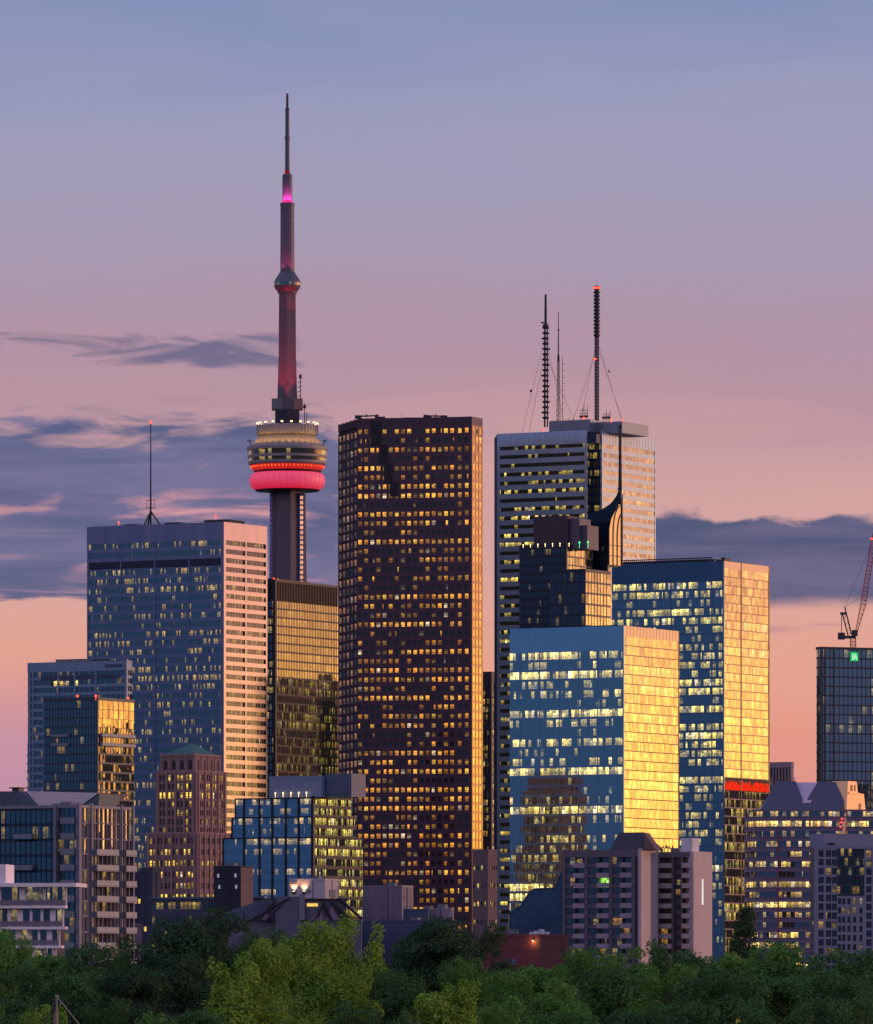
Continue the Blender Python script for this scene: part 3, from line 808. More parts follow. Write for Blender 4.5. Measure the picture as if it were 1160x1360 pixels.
# ---- narrow dark towers in the slot right of the granite tower
def tower_slot():
    b = Bld('office_tower', 'dark tower with yellow window strips in the narrow gap right of the red-brown tower', 'skyscraper', 600, 652.5, 668, 892, 3600)
    m = plain('slot_tower_wall', lin(52, 44, 62), .5, .2, .15, .3)
    gm = glass('slot_tower_glass', .2, (.9, .9, 1, 1), p=.42, fa=.9, ra=.6, e=.8, seed=12)
    b.core(DARKROOF, .6)
    curtain(b, b.F1, b.L1, 0, b.top - 6, 4.0, 1.5, gm, m, .3, .2, 0, 1.5, .35, .2)
    curtain(b, b.F2, b.L2, 0, b.top - 6, 4.0, 1.5, gm, m, .4, .2, 0, 3, .5, .1)
    corner(b, 0, b.top, 1, .5, m); parapet(b, b.top - 6, b.top, m)
    b.done()
    b = Bld('office_building', 'brown stone block with small lit windows at the foot of the red-brown tower', 'building', 628, 648, 660, 1128, 3180)
    m = plain('brown_stone', lin(112, 92, 98), .8, 0, .15, .3)
    gm = glass('brown_block_glass', .1, p=.5, fa=.4, ra=.4, e=.9, seed=13)
    b.core(DARKROOF, .6)
    nf = 11; z1 = b.top - 3
    punched(b, b.F1, b.L1, 0, z1, nf, [b.L1 * (i + .5) / 4 for i in range(4)], 1.0, 2.0, gm, m)
    punched(b, b.F2, b.L2, 0, z1, nf, [b.L2 * (i + .5) / 5 for i in range(5)], 1.0, 2.0, gm, m)
    corner(b, 0, b.top, .8, .35, m); parapet(b, z1, b.top, m, .35)
    b.done()

# ---- white tower with the masts
def tower_white():
    Y = 3425.0; n = 5.2
    b = Bld('office_tower', 'pale tower with dark window bands, a recessed dark corner and three broadcast masts', 'skyscraper', 655, 792.6, 870.6, 570.5, Y)
    wh = plain('white_panels', (.43, .52, .65, 1), .17, .42, .06, .2, spec=.6)
    gm = glass('white_tower_glass', .10, (.8, .9, 1, 1), p=.34, fa=.75, ra=.9, e=1.5, seed=14, ca=(1, .74, .2, 1), cb=(1, .88, .42, 1), det=1.5)
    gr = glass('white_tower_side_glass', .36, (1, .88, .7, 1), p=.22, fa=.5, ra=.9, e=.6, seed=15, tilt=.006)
    L1, L2 = b.L1, b.L2; zt = b.top
    zb = b.z(588)
    b.wall.prism([(-L1 + 2.6, .6), (-n - .3, .6), (-n - .3, n + .3), (-.6, n + .3), (-.6, L2 - .6), (-L1 + .6, L2 - .6), (-L1 + .6, 3)], 0, zt - 1.2, b.mat(DARKROOF))
    f1 = (-L1 + 2.4, 0.0, 1.0, 0.0); l1 = L1 - 2.4 - n
    f2 = (0.0, n, 0.0, 1.0); l2 = L2 - n
    fh = 4.32
    curtain(b, f1, l1, 0, zb, fh, 1.9, gm, wh, .58, .22, -.1, 0, s0=0)
    curtain(b, f2, l2, 0, zb, fh, 1.9, gr, wh, .50, .20, .08, 0)
    w = b.mat(wh)
    for k in (0.0, l1): b.wall.obox(f1, k - 1.3 if k else 0, k if k else 1.6, 0, zt, -.6, .3, w)
    for k in (0.0, l2): b.wall.obox(f2, k - 1.0 if k else 0, k if k else 1.3, 0, zt, -.6, .3, w)
    c = int(l1 / 1.9)
    for i in range(1, c): b.wall.obox(f1, i * l1 / c - .05, i * l1 / c + .05, 0, zb, -.3, -.02, b.mat(STEEL))
    b.wall.obox(f1, 0, l1, zb, zt, -.6, .27, w); b.wall.obox(f2, 0, l2, zb, zt, -.6, .26, w)
    for f, l in ((f1, l1), (f2, l2)):
        for i in range(int(l / 3.2)): b.wall.obox(f, 1.7 + i * 3.2, 1.76 + i * 3.2, zb + .3, zt - .3, .2, .31, b.mat(UNITGREY))
    # bevelled dark left edge
    bev = plain('dark_edge_panel', lin(30, 50, 78), .3, .4, .1, .3)
    b.wall.prism([(-L1 + 2.4, .1), (-L1 + 2.3, 2.6), (-L1, 2.6), (-L1, 1.4), (-L1 + 1.2, .7)], 0, zt - 1.5, b.mat(bev))
    # recessed corner
    gn = glass('corner_glass', .12, (.5, .6, .8, 1), p=.3, fa=1.0, ra=.4, e=.9, seed=16, ca=(1, .74, .2, 1))
    curtain(b, (-n, 0, 0, 1), n, 0, zb, fh, 1.3, gn, bev, .35, -.1, -.15, name='corner_window')
    curtain(b, (-n, n, 1, 0), n, 0, zb, fh, 1.3, gn, bev, .35, -.1, -.15, name='corner_window')
    b.wall.box(-n, -.3, .4, n, zb, zt - 2, b.mat(bev))
    # roof plate
    b.wall.box(-L1 + 1, -n, 1, L2 - 1, zt - 1.4, zt - .6, b.mat(DARKROOF)); b.wall.box(-n, -1, n, L2 - 1, zt - 1.4, zt - .62, b.mat(DARKROOF))
    # penthouse block
    pz = wz(557, Y + 8)
    x0, x1 = -L1 + b.px1(716) + 3, -n - 1.0
    p = MB(); p.box(x0, x1, 5, 30, zt - 1, pz); p.box(x1, x1 + 14, 12, 40, zt - 1, pz - 1.0)
    for i in range(14): p.box(x0 + 1 + i * 1.9, x0 + 1.15 + i * 1.9, 4.9, 5, zt, pz - .3)
    b.part('penthouse', p, plain('penthouse_metal', lin(120, 128, 146), .4, .4, .1, .2))
    s = Y / FPX
    def mast(px, y, ptop, pbase, kind):
        a = MB(); x = -L1 + b.px1(px) + y * math.tan(R(0)); 
        # find local x so that the mast at local depth y shows at column px
        T = b.T; A = (px - CX) / FPX
        x = (A * (Y + y * math.cos(T)) - b.X - y * math.sin(T)) / (math.cos(T) + A * math.sin(T))
        D = Y + y * math.cos(T) - x * math.sin(T)
        z0, z1 = wz(pbase, D) - 3, wz(ptop, D)
        if kind == 'disc':
            zm = wz(435, D)
            for k in range(3):
                q = R(120 * k + 20); a.tube((x + .9 * math.cos(q), y + .9 * math.sin(q), z0), (x + .8 * math.cos(q), y + .8 * math.sin(q), zm), .36, n=5)
            z = z0 + 4
            while z < zm:
                a.lathe([(1.2, z), (1.75, z + .3), (1.75, z + .8), (1.2, z + 1.1)], 8, x, y); z += 2.6
                q = (z * 1.7) % 6.28; a.lathe([(.2, z), (1.0, z + .5), (.2, z + 1.0)], 6, x + 1.7 * math.cos(q), y + 1.2 * math.sin(q))
            a.lathe([(1.5, zm), (1.6, zm + 1), (.9, zm + 2)], 8, x, y); a.tube((x, y, zm), (x, y, z1), .75, .55, 8)
        elif kind == 'thin':
            zm = z0 + (z1 - z0) * .62
            for k in range(3):
                q = R(120 * k); a.tube((x + 1.0 * math.cos(q), y + 1.0 * math.sin(q), z0), (x + .45 * math.cos(q), y + .45 * math.sin(q), zm), .17, n=4)
            for k in range(14):
                z = z0 + (zm - z0) * k / 14; r_ = 1.0 - .5 * k / 14
                a.tube((x - r_, y, z), (x + r_, y, z + 1.8), .1, n=4); a.tube((x + r_, y, z + 1.8), (x - r_, y, z + 3.4), .1, n=4)
            a.tube((x, y, zm - 3), (x, y, z1), .36, .16, 6)
            for k in range(8): a.tube((x + 2.2, y, z0 + 8 + k * 3.2), (x + 3.4, y, z0 + 8 + k * 3.2), .16, n=4)
            a.tube((x + 2.2, y, z0), (x + 2.2, y, z0 + 34), .13, n=4)
            a.tube((x - .6, y, z1 - 9), (x + .6, y, z1 - 9), .2)
        else:
            zm = wz(447, D)
            for k in range(4):
                q = R(90 * k + 30); a.tube((x + .8 * math.cos(q), y + .8 * math.sin(q), z0), (x + .8 * math.cos(q), y + .8 * math.sin(q), zm), .34, n=5)
            k = 0; z = z0
            while z < zm:
                sgn = 1 if k % 2 else -1
                a.tube((x - sgn * .8, y - .5, z), (x + sgn * .8, y - .5, z + 1.6), .14, n=4); a.lathe([(.85, z), (.95, z + .2), (.85, z + .5)], 6, x, y); z += 1.6; k += 1
            z = zm
            while z < z1 - 1:
                a.lathe([(1.15, z), (1.62, z + .35), (1.62, z + 1.1), (1.15, z + 1.45)], 10, x, y); z += 1.75
            a.tube((x, y, zm), (x, y, z1), .8, .8, 8); a.lathe([(1.5, z1 - 1), (1.6, z1), (.3, z1 + .3)], 10, x, y); a.tube((x, y, z1), (x, y, z1 + 2.6), .1, n=4)
        o = b.part('broadcast_mast', a, STEEL)
        return x, y, z0, z1, o, D
    x, y, z0, z1, o, D = mast(725, 14, 391, 559, 'disc')
    gy = MB()
    for tx, tz in ((-15, .52), (-11, .45), (10, .5), (17, .4)): gy.tube((x, y, z0 + (z1 - z0) * tz * 1.35), (x + tx, y + 3, zt + 1), .07, n=4)
    for tx in (-9.2, -8.6): gy.tube((x + tx, y + 1.8, wz(516, D)), (x + tx - .4, y + 1.8, wz(519.5, D)), .3, n=5)
    gy.build('guy_wire', STEEL, o)
    mast(742, 20, 414, 558, 'thin')
    x, y, z0, z1, o, D = mast(793, 18, 380, 558, 'ring')
    q = MB(); q.lathe([(1.62, z1 - 1.4), (1.7, z1 - .4)], 10, x, y); q.build('beacon', BEACON, o)
    zz = wz(477, D); q = MB(); q.lathe([(.4, zz - .5), (1.0, zz), (.4, zz + .5)], 8, x - .5, y - 1.1); q.build('beacon', BEACON, o)
    gy = MB()
    for tx, tz in ((-12, .62), (-17, .56), (13, .62), (13.6, .58)): gy.tube((x, y, z0 + (z1 - z0) * tz), (x + tx, y + 4, zt + 2), .07, n=4)
    zz = wz(492, D)
    gy.tube((x + 5.6, y + 1.6, zz), (x + 6.2, y + 1.7, wz(495, D)), .35, n=5); gy.build('guy_wire', STEEL, o)
    # small dish and whip clusters
    for px, yy, h in ((776, 14, 24), (806, 20, 16), (757, 24, 9), (735, 30, 9)):
        T = b.T; A = (px - CX) / FPX
        x = (A * (Y + yy * math.cos(T)) - b.X - yy * math.sin(T)) / (math.cos(T) + A * math.sin(T))
        a = MB(); hh = h * s
        for k in range(5):
            a.tube((x - 2 + k * 1.0, yy, pz - 2), (x - 2 + k * 1.0, yy, pz + hh * (.45 + .55 * ((k * 7) % 5) / 4)), .12, n=4)
        if h > 12:
            for zz_ in (.25, .45, .62): a.tube((x - 2.3, yy, pz + hh * zz_), (x + 2.3, yy, pz + hh * zz_), .14, n=4)
            for k in range(4): a.lathe([(.2, pz + hh * .2), (.75, pz + hh * .2 + .6), (.2, pz + hh * .2 + 1.2)], 8, x - 1.6 + k * 1.1, yy - .6)
        b.part('antenna_cluster', a, STEEL)
    b.beacon(-L1 + b.px1(768), 6, pz + .4, .6); b.beacon(x1 + 8, 12, pz - .3, .5); b.beacon(-L1 + b.px1(716), 5, zt + 1.5, .5); b.beacon(x1 + 13.6, 13, pz - .6, .5)
    b.done()
# ================================================================== middle towers
def tower_spire():
    Y = 3220.0
    b = Bld('hotel_tower', 'dark stepped glass tower with a curved sail top and a slim black spire', 'skyscraper', 690, 752.5, 787.5, 722, Y)
    dk = plain('dark_spandrel', lin(34, 40, 58), .3, .3, .15, .3)
    gL = glass('spire_tower_glass', .10, (.7, .8, 1, 1), p=.07, fa=.2, ra=.5, e=.6, seed=21)
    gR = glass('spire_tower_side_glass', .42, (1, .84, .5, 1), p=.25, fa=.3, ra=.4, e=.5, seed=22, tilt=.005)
    L1, L2 = b.L1, b.L2
    b.core(DARKROOF, .6)
    fh = 3.9
    curtain(b, b.F1, L1, 0, b.top - 2.2, fh, 1.5, gL, dk, .35, .12, 0, 1.5, .15, .1)
    z2 = b.z(757.5)
    curtain(b, b.F2, L2, 0, b.top - 2.2, fh, 1.5, gR, dk, .16, .12, .04, 3.0, .12, .03)
    corner(b, 0, b.top, .6, .3, dk)
    parapet(b, b.top - 2.2, b.top, dk, .25)
    # row of lamps along the terrace edge
    for i in range(6):
        q = MB(); x = -L1 + L1 * (i + .6) / 6.4; q.lathe([(.1, b.top - .3), (.26, b.top + .05), (.15, b.top + .4)], 8, x, -.5); q.tube((x, -.5, b.top - 1.2), (x, -.5, b.top - .4), .12, n=4)
        b.part('terrace_lamp', q, LAMPW)
    for i in range(4):
        q = MB(); y = 2 + i * (L2 - 3) / 3; q.lathe([(.1, b.top - .3), (.26, b.top + .05), (.15, b.top + .4)], 8, .4, y); q.tube((.4, y, b.top - 1.2), (.4, y, b.top - .4), .12, n=4)
        b.part('terrace_lamp', q, LAMPW)
    # lower wing in front at the right
    T = b.T
    x0 = 0.35; 
    wing = MB(); wm = [dk, DARKROOF]
    W = 13.2; D0, D1 = -6.5, 18.6
    # wing box, local: x from -4 to W, y from D0 to D1
    wing.box(-4, W - .5, D0 + .5, D1, 0, z2 - .6, 1)
    fL = (-5.0, D0, 1, 0); fR = (W, D0, 0, 1)
    n = 44; h = (z2 - 1.5) / n
    for k in range(n):
        for f, l, g, u in ((fL, W + 5, gL, 900), (fR, D1 - D0, gR, 940)):
            wing.obox(f, 0, l, k * h, k * h + h * .18, -.4, .12, 0)
            if k > 24:
                q = MB(); q.obox(f, .02, l - .02, k * h + h * .18, (k + 1) * h, -.4, 0, 0, (u, u + l / 1.5, k + .03, k + .97)); b.repeat('wing_window_band', q, g, k)
    wing.obox(fL, 0, W + 5, z2 - 1.5, z2, -.5, .2, 0); wing.obox(fR, 0, D1 - D0, z2 - 1.5, z2, -.5, .19, 0); wing.box(W - .3, W + .25, D0 - .25, D0 + .3, 0, z2, 0)
    for f, l in ((fL, W + 5), (fR, D1 - D0)):
        for i in range(1, int(l / 3)): wing.obox(f, i * 3 - .06, i * 3 + .06, 0, z2, -.2, .16, 0)
    b.part('wing', wing, wm)
    # dark crown block
    s = Y / FPX
    brown = plain('crown_stone', lin(62, 48, 66), .6, .1, .12, .2)
    c = MB(); c.box(-L1 + b.px1(705), -1.0, 3, 16, b.top - 2.4, b.z(684)); 
    for i in range(9): c.box(-L1 + b.px1(707) + i * 1.9, -L1 + b.px1(707) + i * 1.9 + .12, 2.92, 3, b.top - 1, b.z(685))
    b.part('crown', c, brown)
    c = MB(); c.box(-1.0, 4.2, 5, 16, b.top - 2.4, b.z(688)); c.box(4.2, 7.2, 7, 18, b.top - 2.4, b.z(697)); c.box(4.3, 7.3, 6.8, 7, b.z(712), b.z(700))
    b.part('crown_screen', c, plain('crown_grey', lin(84, 76, 92), .5, .1, .1, .2))
    # curved sail: concave profile rising to the spire
    def lx(px, y):
        A = (px - CX) / FPX
        return (A * (Y + y * math.cos(T)) - b.X - y * math.sin(T)) / (math.cos(T) + A * math.sin(T))
    y = 30.0
    pr = [(lx(782, y), b.top - 40), (lx(782, y), b.z(677))]
    for px, py in ((789, 674), (797, 672.5), (804, 669), (810, 665), (815, 660), (819, 654), (822, 646), (824.5, 646)): pr.append((lx(px, y), b.z(py)))
    pr.append((lx(808, y), b.z(690))); pr.append((lx(807, y), b.top - 40))
    pr = [(lx(782, y), b.top - 40), (lx(807, y), b.top - 40), (lx(808, y), b.z(700)), (lx(811, y), b.z(684)), (lx(818, y), b.z(671)), (lx(825, y), b.z(658)), (lx(825, y), b.z(646)), (lx(822, y), b.z(646)),
          (lx(819, y), b.z(654)), (lx(815, y), b.z(660)), (lx(810, y), b.z(665)), (lx(804, y), b.z(669)), (lx(797, y), b.z(672.5)), (lx(789, y), b.z(675)), (lx(782, y), b.z(677))]
    q = MB(); q.extr(pr, (0, y, 1, 0), (-1.0, 0)); q.box(lx(783, y), lx(807, y) - .8, y + 1.02, y + 12, b.z(747), b.z(702)); q.box(lx(783, y), lx(800, y), y + 1.02, y + 4, b.top - 40, b.z(747.2))
    b.part('sail', q, plain('sail_glass', lin(26, 46, 64), .15, .5, .1, .1))
    # arched glazing on the right of the sail, mirrored sunset gold put into its colour
    y0 = 30.5
    pts = []
    for k in range(9):
        a = k / 8.0; pts.append((808.5 + 17.0 * (1 - math.cos(a * math.pi / 2)) * .98, 700 - 46 * math.sin(a * math.pi / 2)))
    T2 = R(29)
    def ry(px, x=None):
        return b.px2(px) if False else None
    xg = lx(808.5, y0)
    def gy(px):                 # local y on the plane x = xg showing at column px
        A = (px - CX) / FPX
        return (A * (b.Y - xg * math.sin(T)) - b.X - xg * math.cos(T)) / (math.sin(T) - A * math.cos(T))
    f = (xg, gy(808.5), 0, 1)
    gl = MB(); prof = [(gy(px) - gy(808.5), wz(py, Y + 15)) for px, py in pts]
    prof = [(0, wz(748, Y + 15)), (gy(826) - gy(808.5), wz(748, Y + 15)), (gy(826) - gy(808.5), wz(652, Y + 15))] + prof[::-1][1:]
    gl.extr(prof, f, (-.6, 0))
    sg = plain('sail_sunset_glass', (.70, .50, .24, 1), .14, .55, .06, .1)
    b.part('arched_window', gl, sg)
    fr = MB()
    def arc(off, r):
        pp = []
        for k in range(9):
            a = k / 8.0; px = 808.5 + off + (17 - off) * (1 - math.cos(a * math.pi / 2)); py = 700 + off * 1.2 - (46 - off * 1.0) * math.sin(a * math.pi / 2)
            pp.append((xg + .12, gy(px), wz(py, Y + 15)))
        for p_, q_ in zip(pp, pp[1:]): fr.tube(p_, q_, r, n=5)
        fr.tube((pp[0][0], pp[0][1], wz(748, Y + 15)), pp[0], r, n=5)
    arc(0, .45); arc(6, .26); arc(11.5, .26)
    for py in (722, 736): fr.tube((xg + .1, gy(809), wz(py, Y + 15)), (xg + .1, gy(826), wz(py, Y + 15)), .2, n=4)
    fr.tube((xg + .1, gy(826), wz(748, Y + 15)), (xg + .1, gy(826), wz(652, Y + 15)), .5, n=5)
    b.part('window_frame', fr, STEEL)
    # spire
    sp = MB(); sx, sy = lx(824, 33), 33
    sp.tube((sx, sy, wz(668, Y + 15)), (sx, sy, wz(636, Y + 15)), 1.0, .9, 8); sp.tube((sx, sy, wz(636, Y + 15)), (sx, sy, wz(566, Y + 15)), .85, .6, 8); sp.lathe([(.6, wz(566, Y + 15)), (.9, wz(565.4, Y + 15)), (.5, wz(562, Y + 15))], 8, sx, sy)
    sp.tube((sx - 1.2, sy, wz(648, Y + 15)), (sx + .2, sy, wz(641, Y + 15)), .3)
    b.part('spire', sp, plain('spire_metal', lin(40, 40, 56), .4, .5, .1, .2))
    for dx in (5.0, 9.4):
        q = MB(); q.lathe([(.2, b.top + .1), (.5, b.top + .6), (.2, b.top + 1.1)], 8, dx, 3.4); q.tube((dx, 3.4, b.top - 2), (dx, 3.4, b.top + .2), .12); b.part('green_lamp', q, glow('green_lamp', (.1, 1, .35, 1), 1.4))
    b.done()

def tower_gold_front():
    b = Bld('office_tower', 'broad glass tower, blue front and mirror-gold right side, lower of the two gold towers', 'skyscraper', 677.5, 828.5, 902, 831, 3000)
    sp = plain('glass_spandrel', (.26, .38, .50, 1), .10, .75, .05, .1)
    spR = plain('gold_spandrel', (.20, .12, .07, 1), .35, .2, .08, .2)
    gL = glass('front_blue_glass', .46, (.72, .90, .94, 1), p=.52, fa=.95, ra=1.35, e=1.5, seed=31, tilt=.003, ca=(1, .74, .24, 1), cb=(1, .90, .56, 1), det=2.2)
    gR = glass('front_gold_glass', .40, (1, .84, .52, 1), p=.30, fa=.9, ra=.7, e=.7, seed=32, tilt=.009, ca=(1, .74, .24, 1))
    L1, L2 = b.L1, b.L2; fh = 4.13
    b.core(DARKROOF, .6)
    zl, zr = b.z(864), b.z(845)
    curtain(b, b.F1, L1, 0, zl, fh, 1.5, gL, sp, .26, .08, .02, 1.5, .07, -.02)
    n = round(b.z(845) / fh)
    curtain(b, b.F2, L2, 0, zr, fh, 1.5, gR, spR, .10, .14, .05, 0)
    piers(b, b.F1, [b.px1(p) for p in (691, 717, 743, 769, 794)], .45, 0, zl, -.3, .2, sp)
    corner(b, 0, b.top, .4, .2, sp)
    piers(b, b.F2, [L2 - .2], .4, 0, b.top, -.3, .2, spR)
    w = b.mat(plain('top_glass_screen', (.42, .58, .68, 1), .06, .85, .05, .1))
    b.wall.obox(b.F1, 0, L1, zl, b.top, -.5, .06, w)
    w2 = b.mat(plain('top_sunset_screen', (.50, .36, .30, 1), .10, .55, .08, .25))  # sunset gold put into this side's copy of the top screen
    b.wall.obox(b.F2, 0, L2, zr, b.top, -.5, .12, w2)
    for i in range(1, 17): b.wall.obox(b.F2, i * L2 / 17 - .05, i * L2 / 17 + .05, zr, b.top, 0, .18, b.mat(spR))
    for i in range(1, 36): b.wall.obox(b.F1, i * L1 / 36 - .04, i * L1 / 36 + .04, zl, b.top, 0, .12, b.mat(sp))
    b.wall.box(-L1 + .6, -.6, L2 - .6, L2, 0, b.top, b.mat(sp)); b.wall.box(-L1, -L1 + .55, .05, L2, 0, b.top, b.mat(sp))
    b.unit(-30, -8, 10, 30, b.top - 1, b.top + 1.0, DARKROOF)
    b.done()

def tower_gold_back():
    Y = 3360
    b = Bld('office_tower', 'tall glass tower with a red sky-reflection band below its gold right side, roofline rail on top', 'skyscraper', 813, 961.5, 1022, 745, Y)
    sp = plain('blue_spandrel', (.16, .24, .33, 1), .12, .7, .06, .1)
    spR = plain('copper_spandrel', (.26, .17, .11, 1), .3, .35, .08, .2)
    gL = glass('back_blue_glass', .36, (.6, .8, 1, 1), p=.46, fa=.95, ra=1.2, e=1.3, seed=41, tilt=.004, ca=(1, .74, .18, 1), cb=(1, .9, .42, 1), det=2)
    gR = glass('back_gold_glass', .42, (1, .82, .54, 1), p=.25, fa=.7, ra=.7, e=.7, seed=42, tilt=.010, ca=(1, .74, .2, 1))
    gR2 = glass('back_low_glass', .10, (.6, .6, .7, 1), p=.34, fa=.9, ra=1.1, e=.8, seed=43, tilt=.004, ca=(1, .74, .2, 1))  # mirrored dark buildings put into the lower face: darker glass and spandrels
    L1, L2 = b.L1, b.L2; fh = 4.2
    b.core(DARKROOF, .6)
    zl = b.z(772)
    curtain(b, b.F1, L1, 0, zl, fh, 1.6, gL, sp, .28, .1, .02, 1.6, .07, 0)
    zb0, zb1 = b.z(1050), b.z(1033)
    curtain(b, b.F2, L2, 0, zb0, fh, 1.6, gR2, plain('mirrored_dark_spandrel', (.16, .13, .15, 1), .4, .3, .1, .2), .13, .16, .02, 1.6, .06, -.06, name='lower_window_band')
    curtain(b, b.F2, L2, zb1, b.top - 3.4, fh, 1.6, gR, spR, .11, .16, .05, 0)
    # low red sky's reflection put in as a glowing band, ragged dark skyline above
    q = MB(); q.obox(b.F2, .3, L2 - .3, zb0 + .4, zb1 - .6, -.5, .2); b.part('red_sky_reflection', q, glow('red_reflection_glow', (1, .035, .01, 1), .85, .25, .5))
    q = MB(); rr = random.Random(5)
    for i in range(46):
        a = .3 + i * (L2 - .6) / 46; q.obox(b.F2, a, a + (L2 - .6) / 46, zb1 - .6 - rr.choice((.5, 1.0, 1.0, 1.8, 2.4)), zb1 - .55, -.4, .25 + .01 * (i % 3))
    b.part('skyline_reflection', q, plain('skyline_dark', lin(60, 40, 34), .7))
    piers(b, b.F1, [b.px1(p) for p in (846, 892, 946)], .5, 0, zl, -.3, .24, sp)
    piers(b, b.F2, [L2 * .38, L2 - .3], .5, 0, b.top, -.3, .3, spR)
    corner(b, 0, b.top, .5, .3, sp)
    w = b.mat(plain('roof_screen_blue', (.07, .13, .22, 1), .10, .5, .05, .1))
    b.wall.obox(b.F1, 0, L1, zl, b.top, -.5, .08, w)
    b.wall.obox(b.F2, 0, L2, b.top - 3.4, b.top, -.5, .14, b.mat(plain('roof_screen_sunset', (.55, .38, .30, 1), .14, .5, .1, .3)))  # roof screen's sunset-side copy, mirrored gold put into its colour
    b.wall.box(-L1, -L1 + .55, .05, L2, 0, b.top, b.mat(sp)); b.wall.box(-L1 + .6, -.6, L2 - .6, L2, 0, b.top, b.mat(sp))
    for i in range(1, 30): b.wall.obox(b.F1, i * L1 / 30 - .05, i * L1 / 30 + .05, zl, b.top, 0, .14, b.mat(sp))
    # louvred roof screen, left part raised
    q = MB(); x1 = -L1 + b.px1(945)
    for i in range(48):
        x = -L1 + .6 + i * (x1 + L1 - .6) / 48
        q.box(x, x + .35, .9, 1.1, b.top - .6, b.top + 2.0)
    q.box(-L1 + .5, x1, .82, 1.02, b.top + 1.6, b.top + 2.1); q.box(-L1 + .6, x1, 3, L2 - 3, b.top - 1, b.top + 1.3)
    b.part('roof_screen', q, STEEL)
    b.unit(.6 - 6, -3.4, 8, 14, b.top - 1, b.top + 2.2, STEEL)
    b.done()

def tower_far_ribbed():
    b = Bld('office_tower', 'small distant ribbed concrete tower just right of the gold tower with the red band', 'skyscraper', 1014, 1051, 1054, 1012, 3800)
    m = plain('ribbed_concrete', lin(150, 128, 140), .8, 0, .1, .2)
    gm = glass('ribbed_glass', .2, p=.05, e=.5, seed=45)
    b.core(DARKROOF, .6); z1 = b.top - 3
    n = 9
    for i in range(n):
        a0, a1 = b.L1 * i / n, b.L1 * (i + 1) / n
        b.wall.obox(b.F1, a0, a0 + (a1 - a0) * .45, 0, z1, -.4, .4, b.mat(m))
        g = MB(); g.obox(b.F1, a0 + (a1 - a0) * .45, a1, 0, z1, -.4, 0, 0, (i + .1, i + .9, 0, 30)); b.repeat('window_strip', g, gm)
    b.wall.obox(b.F2, 0, b.L2, 0, z1, -.4, .3, b.mat(m)); corner(b, 0, b.top, .5, .42, m); parapet(b, z1, b.top, m, .45)
    b.done()

